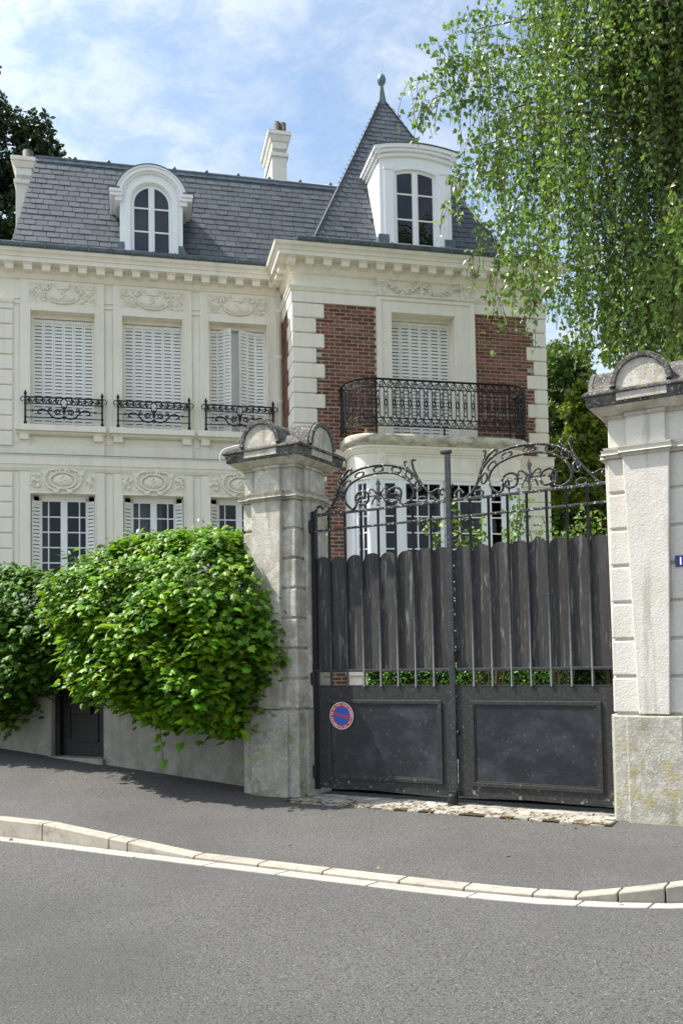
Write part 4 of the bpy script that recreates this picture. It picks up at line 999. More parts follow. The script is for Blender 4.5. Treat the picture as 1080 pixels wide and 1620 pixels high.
# ---- slate roofs
def slate_template():
    me = MB().add([(-.5, 0, 0), (.5, 0, 0), (.5, 1, 0), (-.5, 1, 0), (-.5, 0, -1), (.5, 0, -1), (.5, 1, -1), (-.5, 1, -1)], [(0, 1, 2, 3), (0, 4, 5, 1), (1, 5, 6, 2), (0, 3, 7, 4)]).mesh('slate')
    return me
SMESH = slate_template(); SMESH.materials.append(SLATE)
class Roof:
    """a roof plane: origin O, direction along A (unit), up-slope B (unit), outward N, all in (u,n,z)"""
    def __init__(s, O, A, Bv): s.O = Vector(O); s.A = Vector(A).normalized(); s.B = Vector(Bv).normalized(); s.N = s.B.cross(s.A).normalized()
def lay(roof, parent, x0f, x1f, ymax, gauge, width, single, stuffmb, skip=None, sideways=False):
    """courses of slates; x0f/x1f give the left and right limits of the plane at a height y up the slope"""
    y = 0; row = 0; c = 0
    tilt = .016
    while y < ymax - .02:
        a, b = x0f(y), x1f(y); x = a - (width / 2 if row % 2 else 0) + random.uniform(-.02, .02)
        while x < b:
            wdt = width * random.uniform(.93, 1.07); l, r_ = max(a, x), min(b, x + wdt - .010)
            if r_ - l > .03 and not (skip and skip((l + r_) / 2, y + gauge / 2)):
                h = gauge * 1.12; d0 = .015 + random.uniform(-.003, .004); d1 = .006
                p = [(l, y + random.uniform(-.004, .004)), (r_, y + random.uniform(-.004, .004)), (r_, y + h), (l, y + h)]
                vs = [roof.O + roof.A * q[0] + roof.B * q[1] + roof.N * (d0 if i < 2 else d1) for i, q in enumerate(p)]
                lo = [v - roof.N * (d0 + .01) for v in vs[:2]]
                if single(row, l, y):
                    me = bpy.data.meshes.new('slate'); V8 = vs + lo
                    ctr = vs[0]
                    me.from_pydata([(v.x - ctr.x, -(v.y - ctr.y), v.z - ctr.z) for v in V8], [], [(0, 1, 2, 3), (4, 5, 1, 0), (4, 0, 3), (1, 5, 2)]); me.materials.append(SLATE)
                    o = link('slate', me, parent); bb = BASE[parent.name]; o.location = (ctr.x, -ctr.y, ctr.z); c += 1
                else: stuffmb.add(vs + lo, [(0, 1, 2, 3), (4, 5, 1, 0), (4, 0, 3), (1, 5, 2)])
            x += wdt
        y += gauge; row += 1
    return c
# main mansard: eave at n=.12 z 9.33, ridge n=-1.32 z 11.97
E0, R0 = (.12, 9.33), (-1.32, 11.97)
Lm = math.hypot(R0[0] - E0[0], R0[1] - E0[1])
rt = Roof((0, E0[0], E0[1]), (1, 0, 0), (0, R0[0] - E0[0], R0[1] - E0[1]))
lf = lambda y: -5.16 + .36 * y / Lm
rm = MB()
rm.add([(-5.16, E0[0], E0[1]), (2.2, E0[0], E0[1]), (2.2, R0[0], R0[1]), (-4.80, R0[0], R0[1]), (-5.16, -7, E0[1]), (-4.80, -5.6, R0[1]), (2.2, -5.6, R0[1]), (2.2, -7, E0[1])],
       [(0, 1, 2, 3), (4, 0, 3, 5), (3, 2, 6, 5), (5, 6, 7, 4)])
mroof = rm.build('main_roof', SLATEB, V)
rest = MB()
DC = -2.52
def dskip(x, y):
    z = E0[1] + (R0[1] - E0[1]) * y / Lm; return abs(x - DC) < .56 and z < 10.75
c_m = lay(rt, mroof, lf, lambda y: 1.9, Lm, .168, .235, lambda row, x, y: x < 0.9 and row < 12 and not (row > 8 and x > -1.2), rest, dskip)
rs_l = Roof((-5.16, E0[0], E0[1]), (0, -1, 0), (.36, 0, R0[1] - E0[1])); rs_l.N = Vector((-1, 0, .13)).normalized()
piece_rnd(tag(rest.build('upper_slates', SLATEM, mroof), kind='stuff'), 6)
rd = MB(); rd.tube([(-4.84, R0[0] + .01, R0[1] + .03), (2.0, R0[0] + .01, R0[1] + .03)], .035, 8)
rd.sweep([(-4.84, R0[0]), (2.0, R0[0])], [(.06, R0[1] - .075), (.075, R0[1] - .08), (.03, R0[1] + .01), (0, R0[1] + .02)])
rdg = rd.build('ridge_flashing', ZINC, mroof)
kn = MB()
for i in range(9): kn.blob((-4.05 + i * .68, R0[0] + .01, R0[1] + .07), (.045, .045, .05), 0, 8, 5)
kn.build('ridge_knob', ZINC, mroof)

# turret pyramid
TU, TN, TZ, HB, ZE = 2.62, -1.3, 14.15, 2.22, 9.36
rm = MB(); b4 = [(TU - HB, TN + HB, ZE), (TU + HB, TN + HB, ZE), (TU + HB, TN - HB, ZE), (TU - HB, TN - HB, ZE)]
rm.add(b4 + [(TU, TN, TZ)], [(0, 1, 4), (1, 2, 4), (2, 3, 4), (3, 0, 4)])
troof = rm.build('turret_roof', SLATEB, V)
rest = MB(); Lt = math.hypot(HB, TZ - ZE)
D2C, D2W = 2.65, .76
def tskip(x, y): return abs(x - (D2C - TU)) < D2W - .02 and ZE + (TZ - ZE) * y / Lt < 11.7
rf = Roof((TU, TN + HB, ZE), (1, 0, 0), (0, -HB, TZ - ZE))
lay(rf, troof, lambda y: -HB * (1 - y / Lt), lambda y: HB * (1 - y / Lt), Lt - .25, .150, .225, lambda *a: False, rest, tskip)
rl = Roof((TU - HB, TN, ZE), (0, 1, 0), (HB, 0, TZ - ZE)); rl.N = Vector((-(TZ - ZE), 0, HB)).normalized()
lay(rl, troof, lambda y: -HB * (1 - y / Lt), lambda y: HB * (1 - y / Lt), Lt - .25, .150, .225, lambda *a: False, rest)
rg = Roof((TU + HB, TN, ZE), (0, 1, 0), (-HB, 0, TZ - ZE)); rg.N = Vector((TZ - ZE, 0, HB)).normalized()
lay(rg, troof, lambda y: -HB * (1 - y / Lt), lambda y: HB * (1 - y / Lt), Lt - .25, .150, .225, lambda *a: False, rest)
piece_rnd(tag(rest.build('turret_slates', SLATEM, troof), kind='stuff'), 6)
hp = MB()
for (x, n) in ((TU - HB, TN + HB), (TU + HB, TN + HB), (TU - HB, TN - HB)):
    hp.tube([(x, n, ZE + .01), (TU, TN, TZ + .03)], .022, 6)
hp.build('hip_flashing', SLATE, troof)
fn = MB(); q = .085
fn.frustum((TU - q, TU + q, TN - q, TN + q), (TU - .035, TU + .035, TN - .035, TN + .035), 13.98, 14.42)
fn.frustum((TU - q - .02, TU + q + .02, TN - q - .02, TN + q + .02), (TU - q + .02, TU + q - .02, TN - q + .02, TN + q - .02), 13.86, 14.0)
fin = fn.build('finial', LEAD, troof)
MB().lathe((TU, TN), [(.03, 14.40), (.025, 14.44), (.065, 14.48), (.095, 14.54), (.102, 14.60), (.085, 14.67), (.045, 14.715), (.016, 14.735), (.010, 14.78), (.004, 14.97)], 18).build('finial_ball', LEAD, troof)

# ---- dormers
def dormer1():
    c, n = DC, .20; hw = .385
    zb, zs = 9.42, 10.47
    fo = [(c - .60, zb), (c - .60, 10.46)] ; m_ = MB()
    inner = [(c - hw, zb)] + [(c - hw * math.cos(t), zs + hw * math.sin(t)) for t in np.linspace(0, math.pi, 19)] + [(c + hw, zb)]
    outer = [(c - .60, zb)] + [(c - .60 * math.cos(t) if True else 0, 10.47 + .60 * math.sin(t)) for t in np.linspace(0, math.pi, 19)] + [(c + .60, zb)]
    m_.ring(outer, inner, n - .16, n, closed=False)
    # raised architrave round the window
    i2 = [(c - hw - .12, zb)] + [(c - (hw + .12) * math.cos(t), zs + (hw + .12) * math.sin(t)) for t in np.linspace(0, math.pi, 19)] + [(c + hw + .12, zb)]
    i1 = [(c - hw - .02, zb)] + [(c - (hw + .02) * math.cos(t), zs + (hw + .02) * math.sin(t)) for t in np.linspace(0, math.pi, 19)] + [(c + hw + .02, zb)]
    m_.ring(i2, i1, n, n + .03, closed=False)
    d = m_.build('dormer_window', WHITE, V, .006)
    h = MB()    # arched hood and side returns, running back into the roof
    A = np.linspace(.12, math.pi - .12, 23)
    def arcp_(r): return [(c - r * math.cos(t), 10.50 + r * math.sin(t)) for t in A]
    h.ring(arcp_(.695), arcp_(.655), -.95, n + .105, closed=False); h.ring(arcp_(.655), arcp_(.585), n - .1, n + .085, closed=False); h.ring(arcp_(.585), arcp_(.55), n - .1, n + .045, closed=False)
    for s in (-1, 1):
        for (x0, x1, z0, z1, pn_) in ((.56, .80, 10.585, 10.655, .14), (.56, .775, 10.52, 10.585, .11), (.56, .69, 10.44, 10.52, .07)):
            a, b_ = sorted((c + s * x0, c + s * x1)); h.box(a, b_, -.55, n + pn_, z0, z1)
    h.build('hood', WHITE, d, .005)
    k_ = MB(); k_.ring(arcp_(.708), arcp_(.696), -.97, n + .12, closed=False)
    for s in (-1, 1):
        a, b_ = sorted((c + s * .60, c + s * .82)); k_.box(a, b_, -.57, n + .16, 10.656, 10.668)
    k_.build('hood_flashing', ZINC, d)
    ck = MB()
    for s in (-1, 1): ck.prism_u([(.10, zb), (n - .03, zb), (n - .03, 10.6), (-.55, 10.6)], c + s * .585 - .012, c + s * .585 + .012)
    ck.build('cheek', SLATE, d)
    f = MB(); fi = [(c - hw + .055, zb + .03)] + [(c - (hw - .055) * math.cos(t), zs + (hw - .055) * math.sin(t)) for t in np.linspace(0, math.pi, 19)] + [(c + hw - .055, zb + .03)]
    f.ring(inner, fi, n - .11, n - .05, closed=False); f.box(c - hw, c + hw, n - .11, n - .05, zb, zb + .045); f.box(c - .058, c + .058, n - .10, n - .035, zb, zs + hw - .05)
    f.box(c - .012, c + .012, n - .035, n - .022, zb, zs + hw - .06)
    for z in (9.92, 10.385): f.box(c - hw + .05, c + hw - .05, n - .095, n - .06, z - .015, z + .015)
    f.build('window_frame', WHITE, d, .003)
    MB().prism([(p[0] * .999 + c * .001, p[1]) for p in inner], n - .084, n - .08).build('pane', GLASS, d)
    MB().box(c - .55, c + .55, -.75, n - .55, zb, 10.9).build('dark_loft', DARK, d)
    cu_ = MB()
    for q in range(14): cu_.quad((c - .36 + .052 * q, n - .17 + .02 * (q % 2), zb), (c - .36 + .052 * (q + 1), n - .17 + .02 * ((q + 1) % 2), zb), (c - .36 + .052 * (q + 1), n - .17 + .02 * ((q + 1) % 2), 10.86), (c - .36 + .052 * q, n - .17 + .02 * (q % 2), 10.86))
    cu_.build('sky_tinted_curtain', mat('painted_sky_reflection', (.14, .16, .205), .9, spec=.05), d)  # sky reflection of the panes is painted into the curtain's blue-grey
    for s in (-1, 1):
        MB().prism([(c + s * p, z) for p, z in ((.52, zb - .02), (.80, zb - .02), (.72, zb + .03), (.64, zb + .12), (.615, zb + .22), (.52, zb + .23))], n + .002, n + .03).build('apron_flashing', ZINC, d)
dormer1()
def dormer2():
    c, n = D2C, .92; hw = .43; zb = 9.74; zt_ = 11.30; rise = .085
    def top(x, z, r_, W): return z + r_ * (1 - (x / W) ** 2)
    X = np.linspace(-1, 1, 17)
    inner = [(c - hw, zb)] + [(c + x * hw, top(x * hw, zt_ - rise, rise, hw)) for x in X] + [(c + hw, zb)]
    outer = [(c - .75, zb)] + [(c + x * .75, top(x * .75, 11.47, .09, .75)) for x in X] + [(c + .75, zb)]
    m_ = MB(); m_.ring(outer, inner, n - .14, n, closed=False)
    for s in (-1, 1):
        a, b_ = sorted((c + s * .47, c + s * .66)); m_.box(a, b_, n, n + .035, zb, 11.30); m_.box(a - .012, b_ + .012, n, n + .05, 11.22, 11.31)
    d = m_.build('dormer_window', WHITE, V, .006)
    h = MB()
    for (W, z, r_, W2, z2, pn_) in ((.875, 11.645, .11, .875, 11.565, .135), (.84, 11.565, .11, .84, 11.505, .10), (.79, 11.505, .11, .79, 11.43, .05)):
        h.ring([(c + x * W, top(x * W, z, r_, W)) for x in X], [(c + x * W2, top(x * W2, z2, r_, W2)) for x in X], n - .1, n + pn_, closed=False)
        for s in (-1, 1):       # returns along the cheeks
            a, b_ = sorted((c + s * .73, c + s * W)); h.box(a, b_, -.35, n + pn_ - .01, z2, z + .003)
    h.build('hood', WHITE, d, .005)
    k_ = MB(); W = .89
    k_.ring([(c + x * W, top(x * W, 11.661, .112, W)) for x in X], [(c + x * W, top(x * W, 11.647, .112, W)) for x in X], -.75, n + .155, closed=False)
    k_.build('hood_flashing', ZINC, d)
    ck = MB()
    for s in (-1, 1): ck.prism_u([(.72, zb - .15), (n - .01, zb - .15), (n - .01, 11.5), (-.2, 11.5)], c + s * .735 - .015, c + s * .735 + .015)
    ck.build('cheek', WHITE, d)
    f = MB(); t_ = .055; fi = [(c - hw + t_, zb)] + [(c + x * (hw - t_), top(x * (hw - t_), zt_ - rise - t_, rise, hw)) for x in X] + [(c + hw - t_, zb)]
    f.ring(inner, fi, n - .11, n - .05, closed=False); f.box(c - .058, c + .058, n - .10, n - .035, zb, zt_ - .05); f.box(c - .012, c + .012, n - .035, n - .022, zb, zt_ - .05)
    for z in (10.28, 10.80): f.box(c - hw + .05, c + hw - .05, n - .095, n - .06, z - .014, z + .014)
    f.box(c - hw, c + hw, n - .11, n - .05, zb, zb + .04)
    f.build('window_frame', WHITE, d, .003)
    MB().prism(inner, n - .084, n - .08).build('pane', GLASS, d)
    MB().box(c - .68, c + .68, -.3, n - .35, zb - .1, 11.3).build('dark_loft', DARK, d)
    for s in (-1, 1):
        fl = MB(); a, b_ = sorted((c + s * .58, c + s * .80)); fl.box(a, b_, n + .036, n + .052, zb - .02, zb + .15)
        a, b_ = sorted((c + s * .755, c + s * .78)); fl.box(a, b_, .55, n + .03, zb - .02, zb + .16)
        fl.build('apron_flashing', ZINC, d)
dormer2()

# ---- chimneys
def chimney(u0, u1, n0, n1, ztop, zbot, pots):
    m_ = MB(); i = .10
    m_.box(u0 + i, u1 - i, n0, n1 - i, zbot, ztop - .35)
    m_.box(u0 + i * .6, u1 - i * .6, n0, n1 - i * .6, ztop - .56, ztop - .47)
    m_.frustum((u0 + i, u1 - i, n0, n1 - i), (u0 + i, u1 - i, n0, n1 - i), ztop - .47, ztop - .20)
    m_.frustum((u0 + i * .7, u1 - i * .7, n0, n1 - i * .7), (u0 + .02, u1 - .02, n0, n1 - .02), ztop - .20, ztop - .08)
    m_.box(u0, u1, n0, n1, ztop - .08, ztop)
    c = m_.build('chimney', CHIM, V, .008)
    MB().box(u0 + .01, u1 - .01, n0, n1 - .01, ztop, ztop + .02).build('cap_slab', LEDGE, c)
    for (x, n, r_, h) in pots:
        MB().lathe((x, n), [(r_, ztop - .1), (r_, ztop + h), (r_ * .8, ztop + h), (r_ * .8, ztop + .1)], 14).build('chimney_pot', POT, c)
chimney(-5.42, -4.90, -3.2, -2.0, 12.37, 8.6, [(-5.10, -2.35, .11, .30), (-5.02, -2.65, .11, .27)])
chimney(.12, .66, -3.3, -2.0, 13.57, 11.0, [(.34, -2.13, .075, .26), (.48, -2.16, .085, .26)])
MB().lathe((-.15, -2.6), [(.07, 11.9), (.075, 12.52), (.06, 12.53)], 12).build('chimney_pot', POT, V)
chimney(4.55, 5.22, -4.2, -3.0, 13.42, 9.4, [(4.8, -3.4, .09, .25)])

# ================================================================== GATE PILLARS
def pillar(uc, label, stone, sign_side):
    T = thing('gate_pillar', label, 'pillar', 'G', (uc, -.1, -.06))
    cn = -.1
    def sq(h): return (uc - h, uc + h, cn - h, cn + h)
    def cross(mb, core, pil, pw0, pw1, z0, z1):     # square core with a tapering pilaster on each face
        mb.frustum(sq(core), sq(core), z0, z1)
    # plinth
    m_ = MB(); m_.frustum(sq(.385), sq(.38), -.25, .92)
    for (du, dn) in ((0, 1), (0, -1), (1, 0), (-1, 0)):
        pw, pr_ = .25, .425
        if dn: b0 = (uc - pw, uc + pw, *sorted((cn + dn * .37, cn + dn * pr_)))
        else: b0 = (*sorted((uc + du * .37, uc + du * pr_)), cn - pw, cn + pw)
        m_.frustum(b0, b0, -.25, .922)
    p = m_.build('plinth', PLINTH, T, .014)
    MB().frustum(sq(.345), sq(.34), .9, 3.36).build('core', stone, T)
    k = 7; hh = (3.33 - .93) / k
    for i in range(k): 
        q = .372 - .002 * i
        MB().frustum(sq(q), sq(q), .935 + i * hh + .012, .935 + (i + 1) * hh - .012).build('stone_block', stone, T, .014)
    for (du, dn) in ((0, 1), (0, -1), (1, 0), (-1, 0)):
        w0, w1, pr_ = .135, .208, .418
        def bb(w_):
            return (uc - w_, uc + w_, *sorted((cn + dn * .36, cn + dn * pr_))) if dn else (*sorted((uc + du * .36, uc + du * pr_)), cn - w_, cn + w_)
        MB().frustum(bb(w0), bb(w1), .935, 3.33).build('pilaster', stone, T, .008)
    def prof(pw, core, pr_):    # plan outline of core + pilasters
        P = []
        for (du, dn) in ((0, 1), (1, 0), (0, -1), (-1, 0)):
            t = (dn, -du)
            for a, o in ((-core, core) if False else (-core, core), (-pw, core), (-pw, pr_), (pw, pr_), (pw, core)):
                P.append((uc + t[0] * a + du * o, cn + t[1] * a + dn * o))
        return P
    st = MB()
    pr0 = prof(.225, .38, .425)
    st.plan(prof(.215, .375, .42), 3.325, 3.355); st.plan(prof(.235, .405, .455), 3.355, 3.40); st.plan(prof(.225, .385, .435), 3.40, 3.425)
    st.build('string_moulding', stone, T, .010)
    fr = MB(); fr.plan(prof(.175, .345, .39), 3.425, 3.705); fr.build('frieze_block', stone, T, .008)
    cp_ = MB(); cp_.plan(prof(.185, .365, .405), 3.70, 3.735); cp_.frustum(sq(.40), sq(.49), 3.735, 3.80); cp_.build('cap_moulding', STONE2, T, .008)
    cp_ = MB(); cp_.frustum(sq(.50), sq(.515), 3.80, 3.90); cp_.frustum(sq(.54), sq(.535), 3.90, 3.935); cp_.frustum(sq(.53), sq(.36), 3.935, 4.06)
    cap = cp_.build('cap_slab', CAPST, T, .012)
    R = .275; zc = 3.96
    A = np.linspace(0, math.pi, 21)
    o_ = [(uc + R * math.cos(t), zc + R * math.sin(t) * 1.05) for t in A]; i_ = [(uc + (R - .05) * math.cos(t), zc + (R - .05) * math.sin(t) * 1.05) for t in A]
    v = MB(); v.prism(o_ + [(uc - R, 3.9), (uc + R, 3.9)], cn - .50, cn + .50); v.prism_u([(cn + a - uc, z) for a, z in o_] + [(cn - R, 3.9), (cn + R, 3.9)], uc - .50, uc + .50)
    v.ring(o_, i_, cn + .50, cn + .545, closed=False); v.ring(o_, i_, cn - .545, cn - .50, closed=False)
    for s in (-1, 1):
        k_ = len(o_); vs = [(uc + s * x, cn + a - uc, z) for x in (.50, .545) for P_ in (o_, i_) for a, z in P_]
        fs = []
        for i in range(k_ - 1):
            j = i + 1; fs += [(i, j, k_ + j, k_ + i), (2 * k_ + i, 3 * k_ + i, 3 * k_ + j, 2 * k_ + j), (i, 2 * k_ + i, 2 * k_ + j, j), (k_ + i, k_ + j, 3 * k_ + j, 3 * k_ + i)]
        v.add(vs, fs)
    v.build('cap_vault', CAPST, T, .008)
    # pale faces of the four little lunettes
    t = MB(); ii = [(uc + (R - .052) * math.cos(q), zc + (R - .052) * math.sin(q) * 1.05) for q in A] + [(uc - R + .052, 3.83), (uc + R - .052, 3.83)]
    t.prism(ii, cn + .495, cn + .522); t.prism(ii, cn - .522, cn - .495)
    for s in (-1, 1): t.prism_u([(cn + a - uc, z) for a, z in ii], *sorted((uc + s * .495, uc + s * .522)))
    t.build('lunette', STONE2, T)
    return T
pillar(-.40, 'stone gate pillar half covered by ivy, with dark lichened cap', STONE2, 0)
pillar(3.83, 'pale stone gate pillar beside the blue number plate, yellow lichen on its plinth', STONE, 1)
# number plate
npl = thing('number_plate', 'dark blue enamel house number plate on the pale pillar', 'sign', 'G', (4.05, .276, 2.27))
MB().box(4.05, 4.235, .274, .281, 2.268, 2.368).build('plate', NAVY, npl, .002)

# ================================================================== GATE
GZ = .04
def text_mesh(txt, size):
    cu = bpy.data.curves.new('letters', 'FONT'); cu.body = txt; cu.size = size; cu.align_x = 'CENTER'; cu.offset = size * .018; cu.resolution_u = 3
    o = bpy.data.objects.new('letters', cu); COL.objects.link(o)
    bpy.context.view_layer.update(); dg = bpy.context.evaluated_depsgraph_get()
    me = bpy.data.meshes.new_from_object(o.evaluated_get(dg)); bpy.data.objects.remove(o)
    vs = [tuple(v.co) for v in me.vertices]; fs = [tuple(p.vertices) for p in me.polygons]; bpy.data.meshes.remove(me)
    return vs, fs
vs, fs = text_mesh('1', .095)
MB().add([(4.098 + x * .95, .2822, 2.284 + y) for x, y, z in vs], fs).build('digit', SIGNW, npl)

board_w = .192
def board_mesh(k):
    r = random.Random(k); m_ = MB(); hw = board_w / 2
    pts = [(-hw, 0), (hw, 0)] + [(hw * math.cos(t), 1.215 + .085 * math.sin(t) * r.uniform(.97, 1.03)) for t in np.linspace(0, math.pi, 11)]
    m_.prism(pts, -.012, .012); me = m_.mesh('board'); me.materials.append(BOARD); return me
BMESH = [board_mesh(k) for k in range(4)]
def scroll_arch(parent, off):
    o = lambda pts: [(u + off, .012, z) for u, z in pts]
    F = dict(flat=1.5, up=(0, 1, 0))
    a = MB()
    a.tube(o(spline([(.182, 3.214), (.143, 3.252), (.093, 3.223), (.095, 3.172), (.15, 3.150), (.21, 3.161), (.30, 3.236), (.35, 3.332), (.392, 3.462), (.441, 3.541), (.478, 3.585), (.52, 3.62), (.555, 3.628), (.568, 3.60), (.55, 3.59)], 5)), .0150, 6, **F)
    a.tube(o(spline([(.375, 3.40), (.40, 3.50), (.432, 3.59), (.438, 3.62), (.42, 3.635), (.41, 3.618)], 5)), .011, 6, **F)
    a.tube(o(spline([(.35, 3.315), (.381, 3.413), (.45, 3.506), (.566, 3.585), (.737, 3.628), (.93, 3.632), (1.103, 3.605), (1.228, 3.554), (1.315, 3.495), (1.374, 3.416), (1.40, 3.33)], 6)), .0150, 6, **F)
    a.tube(o(spline([(1.255, 3.62), (1.235, 3.638), (1.222, 3.61), (1.26, 3.565), (1.315, 3.50), (1.35, 3.45)], 5)), .011, 6, **F)
    a.tube(o(spline([(1.358, 3.632), (1.335, 3.648), (1.318, 3.62), (1.33, 3.56), (1.35, 3.499), (1.417, 3.379), (1.518, 3.256), (1.585, 3.177), (1.661, 3.154), (1.713, 3.188), (1.714, 3.25), (1.664, 3.284), (1.632, 3.252), (1.663, 3.217)], 6)), .0150, 6, **F)
    a.tube(o(spline([(1.50, 3.27), (1.55, 3.262), (1.60, 3.285), (1.645, 3.29)], 5)), .010, 6, **F)
    a.build('arch_outer', OLDIRON, parent)
    b = MB()
    inn = [(.691, 3.246), (.711, 3.277), (.680, 3.30), (.644, 3.285), (.630, 3.25)]
    b.tube(o(spline([(.711, 3.285), (.68, 3.30), (.640, 3.27), (.66, 3.225), (.72, 3.215), (.768, 3.25), (.768, 3.329), (.703, 3.364), (.637, 3.343), (.607, 3.288), (.62, 3.22), (.577, 3.172), (.523, 3.205), (.480, 3.26), (.466, 3.328), (.496, 3.409), (.583, 3.482), (.735, 3.531), (.93, 3.545), (1.102, 3.52), (1.225, 3.457), (1.303, 3.376), (1.336, 3.276), (1.308, 3.214), (1.236, 3.172), (1.17, 3.18), (1.165, 3.22), (1.178, 3.317), (1.116, 3.362), (1.043, 3.34), (1.009, 3.279), (1.04, 3.212), (1.10, 3.205), (1.15, 3.24), (1.135, 3.29), (1.09, 3.288)], 6)), .0140, 6, **F)
    b.build('arch_inner', OLDIRON, parent)
    for (u, z, ru, rz, rot) in ((.357, 3.19, .045, .035, 0), (.415, 3.342, .03, .055, -.25), (.503, 3.462, .03, .055, -.8), (.665, 3.553, .028, .058, -1.30), (.905, 3.587, .028, .062, 1.57), (1.125, 3.556, .03, .058, 1.25), (1.275, 3.478, .03, .052, .70), (1.385, 3.345, .035, .055, .25), (1.43, 3.192, .055, .032, 0)):
        pts = []
        for t in np.linspace(0, 2 * math.pi, 15)[:-1]:
            x, y = ru * math.cos(t), rz * math.sin(t); pts.append((u + x * math.cos(rot) - y * math.sin(rot), z + x * math.sin(rot) + y * math.cos(rot)))
        MB().tube(o(pts), .011, 6, True, **F).build('ring', OLDIRON, parent)
    s = MB(); c = .90
    s.box(c + off - .013, c + off + .013, 0, .026, 3.14, 3.42); s.prism([(c + off - .03, 3.42), (c + off, 3.40), (c + off + .03, 3.42), (c + off, 3.485)], .004, .022)
    s.box(c + off - .16, c + off + .17, .006, .020, 3.288, 3.304)
    for z in (3.33, 3.26): s.box(c + off - .03, c + off + .03, -.004, .03, z - .008, z + .008)
    for sg in (-1, 1):
        s.tube(o(spline([(c + sg * .02, 3.30), (c + sg * .06, 3.36), (c + sg * .10, 3.375), (c + sg * .12, 3.345), (c + sg * .10, 3.33)], 5)), .010, 5)
        s.tube(o(spline([(c + sg * .03, 3.29), (c + sg * .07, 3.25), (c + sg * .085, 3.20)], 4)), .011, 5)
        s.tube(o([(c + sg * .22, 3.14), (c + sg * .22, 3.29)]), .012, 6)
        s.blob((c + sg * .22 + off, .013, 3.30), (.02, .02, .02))
    s.build('spear', OLDIRON, parent)
def gate_leaf(u0, u1, hinge, label):
    T = thing('gate_leaf', label, 'gate', 'G', (hinge, 0, GZ))
    s = MB()
    s.box(u0, u1, -.016, .016, GZ, 1.18); sh = s.build('lower_sheet', FRAMEP, T, .003)
    a, b = u0 + .15, u1 - .13
    def frm(x0, x1, z0, z1, w_, n0, n1):
        m_ = MB(); m_.box(x0, x1, n0, n1, z0, z0 + w_); m_.box(x0, x1, n0, n1, z1 - w_, z1); m_.box(x0, x0 + w_, n0, n1, z0 + w_, z1 - w_); m_.box(x1 - w_, x1, n0, n1, z0 + w_, z1 - w_); return m_
    frm(a, b, .15, 1.035, .045, .016, .034).build('panel_moulding', FRAMEP, T, .006)
    frm(a + .045, b - .045, .195, .99, .014, .016, .027).build('panel_bead', FRAMEP, T, .003)
    MB().box(a + .059, b - .059, .0165, .0195, .209, .976).build('panel_sheet', SHEET, T)
    MB().box(u0, u1, -.018, .018, 1.18, 1.196).build('sheet_capping', FRAMEP, T)
    pitch = (u1 - u0) / 8
    for i in range(8):
        place(BMESH[i % 4], 'board', T, u0 + pitch * (i + .5), -.012 + random.uniform(-.003, .003), 1.362 + random.uniform(-.006, .006), (0, random.uniform(-.004, .004), 0), (pitch * .965 / board_w, 1, 1))
    for i in range(1, 8):
        MB().tube([(u0 + pitch * i, .022, 1.18), (u0 + pitch * i, .022, 3.145)], .0145, 8).build('bar', BARIRON, T)
    for z, r_ in ((1.358, .015), (2.965, .012), (3.146, .014)):
        MB().box(u0, u1, .004, .034, z - r_, z + r_).build('rail', BARIRON if z < 2 else OLDIRON, T, .004)
    scroll_arch(T, u0 - .05)
    return T
gl = gate_leaf(.055, 1.745, .055, 'dark metal gate leaf carrying the round no parking sign')
st = MB(); st.box(.03, .085, -.03, .03, GZ - .02, 3.20); st.build('hinge_stile', IRON, gl, .004)
hg = MB()
for z in (.15, 1.20, 2.95): hg.lathe((.035, .035), [(.03, z), (.034, z + .02), (.034, z + .12), (.03, z + .14)], 12); hg.box(-.02, .05, .0, .03, z + .04, z + .10)
hg.build('hinge', IRON, gl)
gr = gate_leaf(1.781, 3.415, 3.415, 'dark metal gate leaf with the tall centre post, next to the pale pillar')
MB().box(3.395, 3.425, -.03, .03, GZ - .02, 3.20).build('hinge_stile', IRON, gr, .004)
m_ = MB(); m_.box(1.716, 1.780, .019, .045, GZ - .02, 3.655); m_.box(1.672, 1.784, -.016, .051, 3.655, 3.69); m_.build('centre_post', BARIRON, gr, .006)
ft = MB(); ft.box(1.70, 1.79, .05, .10, -.03, .10); ft.lathe((1.745, .09), [(.055, -.035), (.06, .0), (.055, .06), (.03, .075)], 12); ft.build('post_foot', IRON, gr, .006)
bl = MB(); 
for z in (3.30, 1.55, .7): bl.blob((1.795, .03, z), (.02, .02, .025))
bl.build('bolt', IRON, gr)
# no parking disc
CU, CZ, RR = .398, .855, .152
ds = thing('no_parking_sign', 'round blue and red no parking sign on the left gate leaf', 'sign', 'G', (CU, .034, CZ))
def disc(r0, r1, n0, n1, m, name):
    A = np.linspace(0, 2 * math.pi, 49)[:-1]; mb = MB()
    if r0 == 0: mb.prism([(CU + r1 * math.cos(t), CZ + r1 * math.sin(t)) for t in A], n0, n1)
    else: mb.ring([(CU + r1 * math.cos(t), CZ + r1 * math.sin(t)) for t in A], [(CU + r0 * math.cos(t), CZ + r0 * math.sin(t)) for t in A], n0, n1)
    return mb.build(name, m, ds)
disc(0, RR, .0345, .0365, SIGNW, 'disc'); disc(.105, .145, .0365, .0372, RED, 'red_ring'); disc(0, .105, .0365, .0371, BLUE, 'blue_field')
an = -.27
MB().prism([(CU + x * math.cos(an) - y * math.sin(an), CZ + x * math.sin(an) + y * math.cos(an)) for x, y in ((-.108, -.014), (.108, -.014), (.108, .014), (-.108, .014))], .0371, .0376).build('red_bar', RED, ds)
tx = MB()
